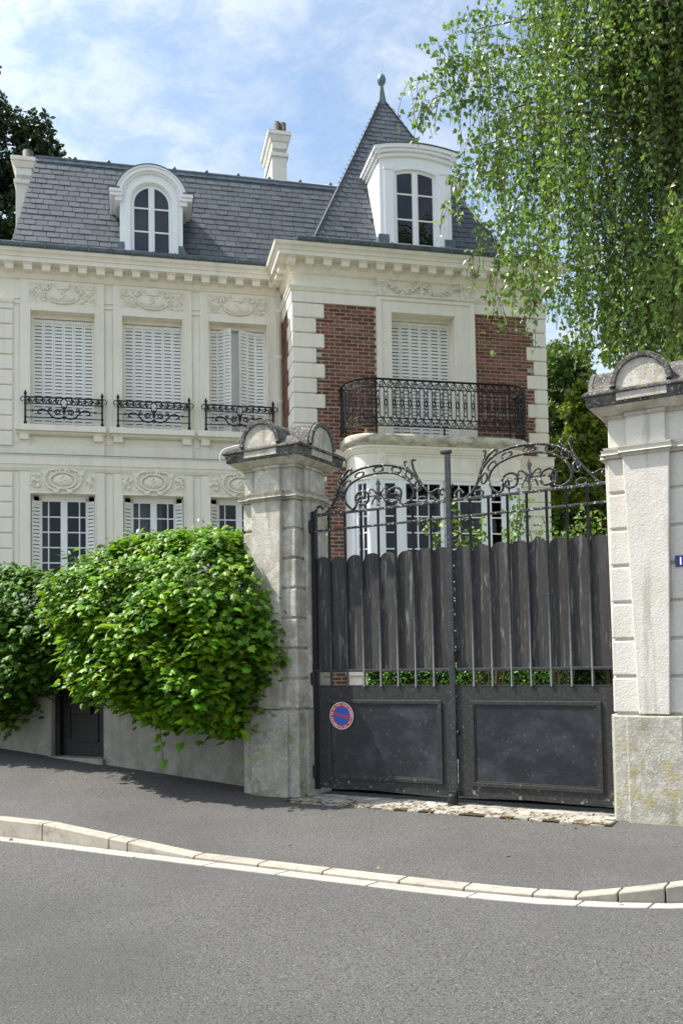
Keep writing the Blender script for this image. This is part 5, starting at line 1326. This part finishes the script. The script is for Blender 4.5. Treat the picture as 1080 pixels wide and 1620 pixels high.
def ringtext(txt, a_mid, step, r, inward):
    n_ = len(txt)
    for i, ch in enumerate(txt):
        if ch == ' ': continue
        a = a_mid + (i - (n_ - 1) / 2) * step * (1 if inward else -1)
        vs, fs = text_mesh(ch, .026); rot = a - math.pi / 2 if not inward else a + math.pi / 2
        tx.add([(CU + r * math.cos(a) + x * math.cos(rot) - y * math.sin(rot), .0379, CZ + r * math.sin(a) + x * math.sin(rot) + y * math.cos(rot)) for x, y, z in vs], fs)
ringtext('PRIERE DE NE PAS STATIONNER', rad(118), .158, .1155, False)
ringtext('SORTIE DE VOITURE', rad(-62), .165, .1345, True)
tx.build('lettering', SIGNW, ds)

# ================================================================== STREET WALL, DOOR
def wall_piece(a, b, label, top):
    T = thing('street_wall', label, 'wall', 'G', ((a + b) / 2, -.1, 0))
    MB().box(a, b, -.40, -.06, -.3, top).build('body', RENDER, T, .02)
    MB().prism_u([(-.46, top), (-.0, top), (0, top + .05), (-.23, top + .13), (-.46, top + .05)], a, b).build('coping', CAPST, T, .01)
wall_piece(-3.34, -.745, 'grey rendered wall under the large ivy, between door and pillar', 2.15)
wall_piece(-12.5, -4.33, 'grey rendered wall under dark ivy left of the street door', 2.15)
dr = thing('street_door', 'dark painted street door with letter flap, half hidden under ivy', 'door', 'G', (-3.84, -.18, .2))
MB().box(-4.33, -3.34, -.24, -.20, .18, 2.15).build('leaf', DOORP, dr)
m_ = MB()
for x0, x1 in ((-4.33, -4.24), (-3.45, -3.34)): m_.box(x0, x1, -.26, -.14, .18, 2.15)
m_.build('door_frame', DOORP, dr, .004)
m_ = MB(); x0, x1, z0, z1 = -4.12, -3.56, .42, 1.02
for q in ((x0, x1, z0, z0 + .03), (x0, x1, z1 - .03, z1), (x0, x0 + .03, z0 + .03, z1 - .03), (x1 - .03, x1, z0 + .03, z1 - .03)): m_.box(q[0], q[1], -.20, -.185, q[2], q[3])
m_.build('panel_moulding', DOORP, dr, .004)
m_ = MB(); m_.box(-4.02, -3.66, -.20, -.145, .80, 1.10); m_.build('letter_box', DOORP, dr, .006)
MB().box(-4.0, -3.68, -.145, -.135, 1.02, 1.07).build('letter_flap', ZINC, dr, .003)
MB().box(-4.36, -3.30, -.26, .0, .05, .222).build('door_step', KERBM, dr, .008)
MB().box(-4.40, -3.28, -.40, -.06, 2.152, 2.32).build('lintel', RENDER, dr, .01)
# cable on the left pillar cap
tag(frame_only(MB().tube([(u, n, z) for u, n, z in spline([(-.88, .40, 3.70), (-.93, .47, 3.84), (-.90, .46, 3.95), (-.80, .42, 3.985), (-.70, .40, 4.0), (-.62, .35, 4.02)], 5)], .008, 6).build('white_cable', CABLE), 'G'), 'thin white cable looping over the corner of the ivied pillar cap', 'cable')

# ================================================================== IVY
def G2W(a):     # gate frame array -> world
    a = np.asarray(a, float); GUv, GNv = np.array(gu), np.array(gn)
    return np.array(GO)[None] + a[:, :1] * GUv + a[:, 1:2] * GNv + a[:, 2:3] * np.array([[0, 0, 1.0]])
def rotG(a):
    a = np.asarray(a, float); return a[:, :1] * np.array(gu) + a[:, 1:2] * np.array(gn) + a[:, 2:3] * np.array([[0, 0, 1.0]])
def inpoly(pts, poly):
    x, y = pts[:, 0], pts[:, 1]; ins = np.zeros(len(pts), bool); n = len(poly)
    for i in range(n):
        x0, y0 = poly[i]; x1, y1 = poly[(i + 1) % n]
        c = ((y0 > y) != (y1 > y)) & (x < (x1 - x0) * (y - y0) / (y1 - y0 + 1e-12) + x0); ins ^= c
    return ins
def dist_poly(pts, poly):
    d = np.full(len(pts), 9.0)
    for i in range(len(poly)):
        a = np.array(poly[i]); b = np.array(poly[(i + 1) % len(poly)]); ab = b - a
        t = np.clip(((pts - a) @ ab) / (ab @ ab), 0, 1); d = np.minimum(d, np.linalg.norm(pts - (a + t[:, None] * ab), axis=1))
    return d
def lump(u, z, s=0): return .5 * np.sin(u * 3.1 + s) * np.sin(z * 3.7 + 1 + s) + .5 * np.sin(u * 6.3 + 2 * s + z * 2.2) * np.sin(z * 6.9 - u)
def ivy(name, label, poly, depth, n0, N, size, mt, nsingle, seed, topn=-.3):
    global RNG
    RNG = np.random.default_rng(seed)
    T = thing(name, label, 'ivy', 'G', (float(np.mean([p[0] for p in poly])), 0, 0)); T.location = (0, 0, 0); T.rotation_euler = (0, 0, 0)
    lo = np.min(poly, 0); hi = np.max(poly, 0)
    nc = N // 11                                         # leafy shoots, each a small spray of leaves
    cs = RNG.uniform(lo, hi, size=(nc * 4, 2)); cs = cs[inpoly(cs, poly)][:nc]; nc = len(cs)
    d = dist_poly(cs, poly)
    prof = depth * np.sqrt(np.clip(1 - (1 - np.clip(d / .62, 0, 1)) ** 2, 0, 1))
    lift = np.clip((cs[:, 1] - 2.1) / .9, 0, 1)          # the top leans back over the wall
    prof = prof * (1 - .55 * lift ** 2)
    inner = RNG.random(nc) < .30
    cn_ = n0 + prof * (1 + .26 * lump(cs[:, 0], cs[:, 1], seed)) - inner * RNG.uniform(.12, .40, nc) + RNG.normal(0, .07, nc)
    cn_ = np.maximum(cn_, n0 - .02)
    w_ = np.repeat(np.arange(nc), 10); M_ = len(w_)
    dx = RNG.normal(0, 1, (M_, 3)) * np.array([.085, .07, .055])
    dx[:, 2] -= .035 * np.abs(dx[:, 0]) / .1 + .5 * np.clip(dx[:, 1], 0, .2)
    pts = cs[w_] + dx[:, [0, 2]]; n = np.maximum(cn_[w_] + dx[:, 1], n0 - .02)
    # over the top of the wall
    k = int(N * .30); tu = RNG.uniform(lo[0] + .25, hi[0] - .35, k)
    ztop = np.array([max(np.linspace(lo[1], hi[1], 40)[inpoly(np.stack([np.full(40, q), np.linspace(lo[1], hi[1], 40)], 1), poly)], default=lo[1]) for q in tu])
    tn = RNG.uniform(topn, n0 + depth * .45, k)
    P = np.stack([np.concatenate([pts[:, 0], tu]), np.concatenate([n, tn]), np.concatenate([pts[:, 1], ztop - .05 - .25 * np.abs(tn - .1) + RNG.normal(0, .07, k)])], 1)
    # older leaves inside the mass
    kv = N // 3; iv = RNG.uniform(lo, hi, size=(kv * 3, 2)); iv = iv[inpoly(iv, poly)][:kv]; kv = len(iv)
    di = np.clip(dist_poly(iv, poly) / .62, 0, 1); pi_ = depth * np.sqrt(np.clip(1 - (1 - di) ** 2, 0, 1)) * (1 - .55 * np.clip((iv[:, 1] - 2.1) / .9, 0, 1) ** 2)
    vn = np.where(iv[:, 1] > 2.1, RNG.uniform(-.25, .6, kv), RNG.uniform(.1, .75, kv)) * np.maximum(pi_, .15) + n0
    P = np.concatenate([P, np.stack([iv[:, 0], vn, iv[:, 1]], 1)]); k += kv
    spread = np.concatenate([dx, np.zeros((k, 3))])
    out_ = np.stack([(P[:, 0] - (lo[0] + hi[0]) / 2) * .15 + spread[:, 0] * 2.2, np.full(len(P), .42), np.full(len(P), .95)], 1)
    out_[len(pts):, 1] = .2
    Nn = out_ + unit(len(P)) * .50
    tip = np.stack([RNG.normal(0, .45, len(P)) + spread[:, 0] * 4, np.full(len(P), .75) + RNG.normal(0, .3, len(P)), -np.ones(len(P)) * .55 + RNG.normal(0, .3, len(P))], 1)
    S = size * RNG.uniform(.6, 1.25, len(P))
    S *= np.where(P[:, 2] > 2.3, .82, 1.0)
    # branches (woody frame the leaves sit on)
    st = MB(); rr = random.Random(seed)
    for i in range(26):
        j = rr.randrange(len(pts)); q = P[j]
        a = (q[0] + rr.uniform(-.3, .3), -.02, min(2.1, max(.2, q[2] + rr.uniform(-.3, .2))))
        st.tube(spline([a, ((a[0] + q[0]) / 2, (a[1] + q[1]) / 2 + .05, (a[2] + q[2]) / 2 + .08), (q[0], q[1] - .05, q[2])], 4), [.012 - .0008 * w_ for w_ in range(9)], 5)
    o = st.build('stems', STEMM, None, base=(0, 0, 0)); o.parent = T; o.location = GO; o.rotation_euler = (0, 0, -GY)
    W, NW, TW = G2W(P), rotG(Nn), rotG(tip)
    camd = np.argsort(-(S + .35 * (P[:, 1] > np.quantile(P[:, 1], .80))))
    single, restI = camd[:nsingle], camd[nsingle:]
    for j in single:
        me = leaf_mesh('leaf', T_ivy(), np.zeros((1, 3)), NW[j:j + 1], TW[j:j + 1], S[j:j + 1], mt, RNG.random(1))
        o = bpy.data.objects.new('leaf', me); COL.objects.link(o); o.parent = T; o.location = W[j]
    me = leaf_mesh('foliage', T_ivy(), W[restI], NW[restI], TW[restI], S[restI], mt)
    o = link('foliage', me, T); tag(o, kind='stuff')
    return T
# inner shadowing mass comes from the leaves themselves: several layers
ivy('ivy', 'large bright green ivy bulging over the street wall beside the pillar',
    [(-3.34, 2.45), (-3.22, 2.75), (-2.95, 2.98), (-2.5, 3.10), (-2.0, 3.12), (-1.55, 3.06), (-1.10, 3.06), (-.86, 3.0), (-.78, 2.85), (-.52, 2.55), (-.36, 2.25), (-.34, 1.95), (-.24, 1.62), (-.32, 1.35), (-.50, 1.02), (-.70, .82), (-.86, .66), (-1.02, .70), (-1.35, .88), (-1.62, .76), (-1.78, .64), (-1.95, .82), (-2.3, .95), (-2.6, 1.08), (-2.9, 1.08), (-3.02, 1.16), (-3.20, 1.5), (-3.30, 1.9)],
    1.02, .10, 12500, .094, IVYM, 300, 4)
ivy('ivy', 'dark green ivy hanging over the wall left of the street door',
    [(-6.9, 2.9), (-4.9, 2.86), (-4.5, 2.82), (-4.10, 2.7), (-3.70, 2.55), (-3.6, 2.0), (-3.75, 1.5), (-4.05, 1.25), (-4.25, 1.12), (-4.42, 1.02), (-4.62, .92), (-4.80, .62), (-5.1, .70), (-5.5, .8), (-6.9, .8)],
    .75, .0, 9500, .095, IVYD, 150, 9)
# hanging tendrils below the big ivy, one strand by the pillar corner
hang = thing('ivy_strand', 'thin strand of pale ivy leaves hanging in front of the rendered wall', 'ivy', 'W', tuple(GW(-1.95, .4, .6)))
pp_ = spline([(-1.95, .35, .85), (-1.97, .36, .62), (-1.93, .38, .45), (-1.90, .40, .25)], 5)
o = MB().tube(pp_, .005, 5).build('stem', STEMM, None, base=(0, 0, 0)); o.parent = hang; o.matrix_parent_inverse = Matrix.Translation(-Vector(hang.location)); o.location = GO; o.rotation_euler = (0, 0, -GY)
for (u_, n_, z_, s_) in ((-2.02, .38, .47, .12), (-1.88, .42, .30, .13), (-1.62, .42, .52, .13), (-1.97, .40, .62, .10), (-1.90, .40, .52, .08)):
    me = leaf_mesh('leaf', T_ivy(), np.zeros((1, 3)), rotG([[.1, .8, .5]]), rotG([[.2, .1, -1]]), [s_], IVYM, np.array([.8]))
    o = bpy.data.objects.new('leaf', me); COL.objects.link(o); o.parent = hang; o.location = GW(u_, n_, z_) - hang.location

# ================================================================== OTHER PLANTS
def bush(name, label, cat, c, r, N, size, tm, mt, seed, flat=.35, kind_leaf='foliage', upw=.3):
    global RNG
    RNG = np.random.default_rng(seed)
    T = thing(name, label, cat, 'W', c)
    d = unit(N); rad_ = RNG.random(N) ** .45
    lump_ = 1 + .28 * np.sin(d[:, 0] * 5 + seed) * np.sin(d[:, 1] * 4 + 2 * seed) + .18 * np.sin(d[:, 2] * 9 + seed)
    P = d * (rad_ * lump_)[:, None] * np.array(r) + np.array([0, 0, r[2]])
    Nn = d * .5 + unit(N) * .7 + np.array([0, 0, upw]); tip = unit(N) + d * .8
    me = leaf_mesh(kind_leaf, tm, P, Nn, tip, size * RNG.uniform(.6, 1.2, N), mt)
    tag(link(kind_leaf, me, T), kind='stuff')
    st = MB(); rr = random.Random(seed)
    for i in range(9):
        a = rr.uniform(0, 6.28); q = rr.uniform(.3, .75)
        st.tube(spline([(0, 0, -.1), (math.cos(a) * r[0] * q * .4, math.sin(a) * r[1] * q * .4, r[2] * .7), (math.cos(a) * r[0] * q, math.sin(a) * r[1] * q, r[2] * 1.3)], 3), [.03, .027, .024, .02, .016, .012, .008], 5)
    o = st.build('stems', STEMM, None, base=(0, 0, 0)); o.parent = T
    return T
bush('laurel_bush', 'dark laurel bush behind the wall below the left French window', 'bush', (-3.35, 13.6, 1.2), (.85, .5, 1.12), 1800, .12, T_lance(), LAUREL, 3)
bush('laurel_bush', 'small dark sprig of laurel behind the wall near the middle window', 'bush', (-2.05, 13.4, 1.9), (.5, .3, .72), 500, .11, T_lance(), LAUREL, 5)
bush('laurel_bush', 'loose green shrub behind the wall at the left edge', 'bush', (-5.95, 14.5, 2.2), (.55, .4, .58), 500, .13, T_lance(), LAUREL, 6)
# clipped box hedge
def hedge():
    global RNG
    RNG = np.random.default_rng(21)
    T = thing('box_hedge', 'low clipped bright green box hedge seen through the gate bars', 'hedge', 'W', (1.9, 14.2, 0))
    T.rotation_euler.z = 0
    N = 9000; L, D, H = 1.55, .35, 1.35
    f = RNG.integers(0, 3, N); P = np.stack([RNG.uniform(-L, L, N), RNG.uniform(-D, D, N), RNG.uniform(.5, H, N)], 1)
    P[f == 0, 2] = H + RNG.normal(0, .02, (f == 0).sum()); P[f == 1, 1] = -D + RNG.normal(0, .02, (f == 1).sum())
    P += RNG.normal(0, .012, P.shape)
    Nn = np.where((f == 0)[:, None], [[0, 0, 1.0]], [[0, -1.0, .3]]) + unit(N) * .7
    me = leaf_mesh('foliage', T_ovate(), P, Nn, unit(N) + [0, 0, .5], .04 * RNG.uniform(.7, 1.2, N), BOXL); tag(link('foliage', me, T), kind='stuff')
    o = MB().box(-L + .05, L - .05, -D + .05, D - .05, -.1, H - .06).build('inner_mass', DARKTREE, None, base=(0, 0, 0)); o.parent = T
hedge()
def rose(c, h, w, N, seed, label):
    global RNG
    RNG = np.random.default_rng(seed); rr = random.Random(seed)
    T = thing('rose_bush', label, 'bush', 'W', c); st = MB(); P = []; Tp = []
    for i in range(13):
        a = rr.uniform(0, 6.28); e = rr.uniform(.3, 1) * w; hh = h * rr.uniform(.75, 1.05)
        pts = spline([(0, 0, 0), (math.cos(a) * e * .35, math.sin(a) * e * .2, hh * .5), (math.cos(a) * e * .8, math.sin(a) * e * .35, hh * .85), (math.cos(a) * e, math.sin(a) * e * .4, hh)], 6)
        st.tube([(x, -y, z) for x, y, z in pts], [.012 * (1 - .6 * q / len(pts)) for q in range(len(pts))], 5)
        for j in range(N // 7):
            q = np.array(pts[rr.randrange(len(pts) // 2, len(pts))]); P.append(q + RNG.normal(0, .07, 3)); Tp.append(RNG.normal(0, 1, 3))
    P = np.array(P); o = st.build('stems', STEMM, None, base=(0, 0, 0)); o.parent = T
    me = leaf_mesh('foliage', T_ovate(), P, unit(len(P)) * .8 + [0, -.3, .8], np.array(Tp), .075 * RNG.uniform(.6, 1.2, len(P)), ROSEL); tag(link('foliage', me, T), kind='stuff')
rose((2.05, 12.6, 0), 3.55, .85, 520, 31, 'leggy rose bush with pale green leaves behind the centre of the gate')
rose((3.0, 12.4, 0), 3.3, .6, 360, 32, 'second rose bush behind the right gate leaf, near the house corner')
rose((3.65, 12.2, 0), 3.4, .5, 260, 33, 'small rose bush with reddish tips behind the gate beside the pale pillar')

def tree(name, label, base, trunk_pts, r0, blobs, N, size, tm, mt, seed, bark=STEMM):
    """trunk and limbs, and a crown of many leaves gathered in boughs"""
    global RNG
    RNG = np.random.default_rng(seed); rr = random.Random(seed)
    T = thing(name, label, 'tree', 'W', base); k = len(trunk_pts)
    tr = MB(); tp_ = spline(trunk_pts, 5); tr.tube([(x, -y, z) for x, y, z in tp_], [r0 * (1 - .75 * i / len(tp_)) for i in range(len(tp_))], 10)
    for (cx, cy, cz, rx, rz) in blobs:
        s_ = tp_[min(len(tp_) - 1, max(1, int(len(tp_) * min(.95, (cz - .25 * rz) / trunk_pts[-1][2] * .8))))]
        tr.tube([(x, -y, z) for x, y, z in spline([s_, ((s_[0] + cx) / 2, (s_[1] + cy) / 2, (s_[2] + cz) / 2 + .3), (cx, cy, cz)], 4)], [r0 * .35 * (1 - .08 * i) for i in range(9)], 6)
    o = tr.build('trunk', bark, None, base=(0, 0, 0)); o.parent = T
    Ps, Ns = [], []; vol = [b[3] ** 2 * b[4] for b in blobs]; sv = sum(vol)
    for b, v in zip(blobs, vol):
        n_ = int(N * v / sv); sub = max(8, int(22 * b[3] ** .7)); cs = unit(sub) * (RNG.random((sub, 1)) ** .33) * np.array([b[3], b[3], b[4]]) * .85
        w_ = RNG.integers(0, sub, n_); rr_ = np.array([b[3], b[3], b[4]]) * .34
        dd = unit(n_); q = cs[w_] + dd * rr_ * (RNG.random((n_, 1)) ** .4) * np.array([1, 1, .75])
        Ps.append(q + np.array(b[:3])); Ns.append(dd + [0, 0, .5])
    P = np.concatenate(Ps); D = np.concatenate(Ns)
    me = leaf_mesh('crown', tm, P, D * .6 + unit(len(P)) * .7, unit(len(P)) + D * .5 - [0, 0, .4], size * RNG.uniform(.6, 1.3, len(P)), mt)
    tag(link('crown', me, T), kind='stuff')
    return T
tree('dark_tree', 'tall dark evergreen tree behind the left end of the roof', (-12.8, 30.5, 0), [(0, 0, -.4), (.1, 0, 6), (.0, .1, 12), (.2, 0, 21.5)], .45,
     [(-.2, 0, 21.2, 2.0, 2.3), (1.2, 0, 19.3, 2.1, 2.0), (2.5, -.3, 18.2, 1.4, 1.7), (.2, -.4, 15.8, 3.0, 2.2), (2.2, .2, 15.2, 2.0, 1.8), (-1.5, 0, 17.0, 2.5, 2.2), (.0, 0, 12.6, 3.4, 2.3), (2.2, 0, 12.3, 1.8, 1.6), (-1, 0, 9.5, 3.4, 2.2), (1.6, 0, 9.6, 2.2, 2)], 60000, .21, T_clump(), DARKTREE, 51)
tree('broadleaf_tree', 'dark green broadleaf tree behind the right corner of the house', (7.4, 27, 0), [(0, 0, -.4), (.1, 0, 3), (-.1, .1, 6), (.1, 0, 10)], .32,
     [(-.6, 0, 10.0, 1.3, 1.2), (.2, 0, 9.0, 1.6, 1.2), (-1.1, 0, 8.4, 1.2, 1.2), (-.2, 0, 7.2, 1.9, 1.3), (.8, -.3, 6.8, 1.2, 1.0), (-1.3, 0, 6.0, 1.4, 1.2), (.2, 0, 5.2, 1.7, 1.1), (-.5, 0, 3.8, 1.7, 1.1), (.9, 0, 3.6, 1.3, 1.0), (-1.7, 0, 3.4, 1.2, 1.1)], 24000, .15, T_clump(), TREEL, 52)
tree('maple_tree', 'yellow green maple in front of the dark tree beside the house corner', (6.35, 23.0, 0), [(0, 0, -.4), (.05, 0, 2), (0, .1, 4.5), (.1, 0, 6.5)], .16,
     [(-.1, 0, 8.0, .5, .5), (.25, 0, 7.25, .85, .6), (-.45, 0, 6.7, .7, .55), (.35, 0, 6.2, .8, .5), (-.3, 0, 5.6, .7, .5), (.5, 0, 5.2, .6, .45)], 6500, .17, T_clump(), MAPLEL, 53)
tree('distant_tree', 'hazy green tree far behind the wall right of the maple', (10.6, 31, 0), [(0, 0, -.4), (0, 0, 3), (0, 0, 7)], .25,
     [(0, 0, 6.4, 1.3, .9), (-1.0, 0, 5.0, 1.5, 1.0), (1.3, 0, 5.0, 1.6, 1.0), (.2, 0, 3.6, 2.2, 1.3), (-1.9, 0, 3.2, 1.6, 1.2)], 13000, .24, T_clump(), TREEL, 54)
for i, (x, y, s_, lab) in enumerate(((5.6, 21.2, 1.0, 'green garden shrub against the right corner of the house'), (7.3, 21.0, 1.15, 'green garden shrub behind the right end of the gate'), (9.0, 21.5, 1.3, 'large green shrub behind the pale pillar'))):
    bush('garden_shrub', lab, 'bush', (x, y, .6), (1.0 * s_, .8 * s_, 1.25 * s_), 5200, .14, T_clump(), TREEL, 60 + i)

# weeping birch
def birch():
    global RNG
    RNG = np.random.default_rng(77); rr = random.Random(77)
    base = Vector((5.9, 12.9, 0)); T = thing('weeping_birch', 'weeping birch with hanging leafy twigs above the pale pillar', 'tree', 'W', base)
    tr = MB(); tp_ = spline([(0, 0, -.4), (.05, 0, 3), (-.1, .05, 6), (.0, -.1, 9), (.1, 0, 13)], 6)
    tr.tube([(x, -y, z) for x, y, z in tp_], [.20 * (1 - .75 * i / len(tp_)) for i in range(len(tp_))], 12)
    P, Tp = [], []
    tw = MB()
    starts = []
    # limbs: rise from the trunk then arch outwards
    L = []
    for i in range(66):
        z0 = rr.uniform(5.2, 12.8); a = rr.uniform(0, 2 * math.pi)
        if i < 52: a = math.pi + rr.uniform(-.8, .8)
        reach = rr.uniform(.9, 3.9) * (1 if z0 < 11 else .85); x, y = math.cos(a) * reach, math.sin(a) * reach * .62
        if i == 0: z0, x, y = 7.25, -1.5, -.7
        if z0 < 7.2 and x < -2.2: x *= .6; z0 += .8
        up = rr.uniform(.3, 1.2)
        pts = spline([(0, 0, z0), (x * .35, y * .35, z0 + up * .8), (x * .75, y * .75, z0 + up), (x, y, z0 + up * .75)], 6)
        tr.tube([(px, -py, pz) for px, py, pz in pts], [.036 * (1 - .92 * q / len(pts)) + .003 for q in range(len(pts))], 6)
        L.append(pts)
    def strand(s, length, dens=1.0):      # a hanging twig with its leaves
        n_ = int(length / .12) + 2; q = np.array(s, float); pts = [q.copy()]; dirv = np.array([rr.uniform(-.35, .12), rr.uniform(-.25, .2), -.25])
        for j in range(n_):
            dirv = dirv * .80 + np.array([rr.uniform(-.07, .07), rr.uniform(-.07, .07), -.30]); dirv /= max(1e-6, np.linalg.norm(dirv)); q = q + dirv * .12; pts.append(q.copy())
        tw.tube([(a[0], -a[1], a[2]) for a in pts], .0035, 3)
        for j in range(len(pts) - 1):
            for c_ in range(rr.choice((2, 3, 3, 4)) if dens >= 1 else rr.choice((1, 2, 2))):
                t = rr.random(); b = pts[j] * (1 - t) + pts[j + 1] * t
                o_ = RNG.normal(0, 1, 3); o_[2] = -abs(o_[2]) * .8 - .45; o_ /= np.linalg.norm(o_)
                P.append(b + o_ * .045 + RNG.normal(0, .015, 3)); Tp.append(o_)
    W2 = np.array(base)
    # the hanging curtain and the height its hem comes down to, for a place x across the garden
    def hem(x): return float(np.interp(x, [1.29, 1.61, 1.85, 2.09, 2.33, 2.65, 2.98, 3.7, 4.4, 9], [9.0, 7.9, 7.0, 5.95, 5.75, 6.05, 5.42, 5.32, 5.25, 5.2]))
    for pts in L:
        for k in range(27):
            s = np.array(pts[rr.randrange(3, len(pts))]) + np.array([rr.uniform(-.35, .35), rr.uniform(-.4, .4), rr.uniform(-.15, .15)])
            w_ = s + W2; f = rr.random(); kk = w_[1] / 11.5       # the hem line seen at the depth of this strand
            xe = w_[0] / kk - .12; h_ = EYE + (hem(xe) - EYE) * kk
            z_end = max(w_[2] - rr.uniform(.8, 2.8), h_ + .9 * f ** 3)
            if w_[2] - z_end > .25 and xe > 1.72 and rr.random() < (1 if xe > 2.6 else .85 if xe > 2.0 else .35): strand(s, w_[2] - z_end)
    # thin sprays reaching left into the open sky
    for (x, z, n_, ln) in ((1.0, 9.05, 7, .4), (1.2, 9.5, 6, .6), (1.2, 8.75, 8, .6), (1.15, 8.95, 6, .5), (1.35, 9.2, 8, .8), (1.5, 9.8, 8, .9), (1.45, 8.6, 9, .8), (1.50, 7.75, 8, .6), (1.45, 7.45, 6, .35), (1.65, 7.9, 8, .8), (1.85, 7.0, 9, .6), (1.78, 6.75, 6, .35), (2.05, 6.55, 9, .7), (2.1, 6.15, 8, .6), (1.8, 9.3, 9, 1.0), (1.8, 8.3, 9, 1.0), (2.4, 6.0, 8, .6)):
        root_ = np.array([max(x + .55, 2.0) + .5, 12.0, z + .45]) - W2; tipp = np.array([x, 11.5, z]) - W2
        pts = spline([tuple(root_), tuple((root_ + tipp) / 2 + [0, 0, .15]), tuple(tipp)], 6)
        tw.tube([(a, -b, c) for a, b, c in pts], [.0045 - .0003 * q for q in range(len(pts))], 4)
        for k in range(n_): strand(np.array(pts[rr.randrange(4, len(pts))]), rr.uniform(.3, 1) * ln, .8)
        for k in range(n_ * 9):
            o_ = RNG.normal(0, 1, 3); o_[2] = -abs(o_[2]); P.append(np.array(pts[rr.randrange(2, len(pts))]) + RNG.normal(0, .045, 3)); Tp.append(o_ / np.linalg.norm(o_))
    o = tr.build('trunk', BIRCHT, None, base=(0, 0, 0)); o.parent = T
    o = tw.build('twigs', STEMM, None, base=(0, 0, 0)); o.parent = T; tag(o, kind='stuff')
    P = np.array(P); Tp = np.array(Tp); N = len(P)
    side = unit(N); side[:, 2] *= .6; side[:, 2] += .15; side[:, 1] -= .25
    me = leaf_mesh('crown', T_birch(), P, side, Tp, .075 * RNG.uniform(.6, 1.3, N), BIRCHL)
    tag(link('crown', me, T), kind='stuff')
    print('birch leaves', N)
birch()

# ================================================================== SMALL THINGS ON THE GROUND
def pav_z(u, n):
    n1 = nk(u) - .148
    return zwall(u) + (zk(u) - .004 - zwall(u)) * max(0, min(1, (n - .3) / (n1 - .3)))
dl = leaf_mesh('fallen_leaf', T_ovate(), np.zeros((1, 3)), [[0.1, .15, 1]], [[1, .2, 0]], [.055], DRY, np.array([.5]))
rr = random.Random(14)
spots = [('dry brown leaf in the gutter at the left edge', -1.45, 3.0), ('brown leaf on the pavement in front of the gate', 1.1, 2.2), ('pinkish dry leaf on the pavement right of centre', 3.0, 1.9), ('curled leaf on the road near the left edge', -.2, 4.2), ('small leaf by the kerb stone in front of the gate', 2.2, 2.6), ('dry leaf lying before the sett strip below the pale pillar', 3.2, .75), ('yellow leaf on the gutter near the right edge', 4.05, 2.78), ('small dry leaf at the bottom left of the road', .55, 5.6)]
for lab, u, n in spots:
    o = bpy.data.objects.new('fallen_leaf', dl); COL.objects.link(o); z = pav_z(u, n) if n < nk(u) - .15 else (-.148 if n < nk(u) + .19 else ZR + .006)
    o.location = GW(u, n, z + .010); o.rotation_euler = (rr.uniform(-.3, .3), rr.uniform(-.3, .3), rr.uniform(0, 6)); s_ = rr.uniform(.6, 1.0); o.scale = (s_, s_, s_)
    tag(o, lab, 'leaf', 'fallen leaves on road and pavement')
RNG = np.random.default_rng(5)
def litter(name, N, fu, fn, size):
    u = fu(N); n = fn(N); z = np.array([pav_z(a, b) for a, b in zip(u, n)]) + .012 + RNG.random(N) * .008
    me = leaf_mesh(name, T_ovate(), G2W(np.stack([u, n, z], 1)), unit(N) * .5 + [0, 0, 1], unit(N), size * RNG.uniform(.4, 1.2, N), DRY); return tag(link(name, me), kind='stuff')
litter('leaf_litter', 620, lambda N: RNG.uniform(.1, 3.4, N), lambda N: .52 + np.abs(RNG.normal(0, .05, N)) * RNG.choice([1, -2.5], N), .028)
litter('leaf_crumbs', 300, lambda N: RNG.normal(-1.3, .9, N), lambda N: np.abs(RNG.normal(.45, .3, N)) + .05, .026)

# ------------------------------------------------------------------ repeats carry a shared group phrase
GROUPS = {'gate_pillar': 'stone pillars on either side of the gate', 'gate_leaf': 'two leaves of the carriage gate', 'street_wall': 'rendered street wall sections',
          'ivy': 'ivy hanging over the street wall', 'laurel_bush': 'bushes just behind the street wall', 'garden_shrub': 'shrubs beside the house corner',
          'rose_bush': 'rose bushes behind the gate'}
for o in scene.objects:
    n_ = o.name.split('.')[0]
    if n_ in GROUPS and o.parent is None: o['group'] = GROUPS[n_]
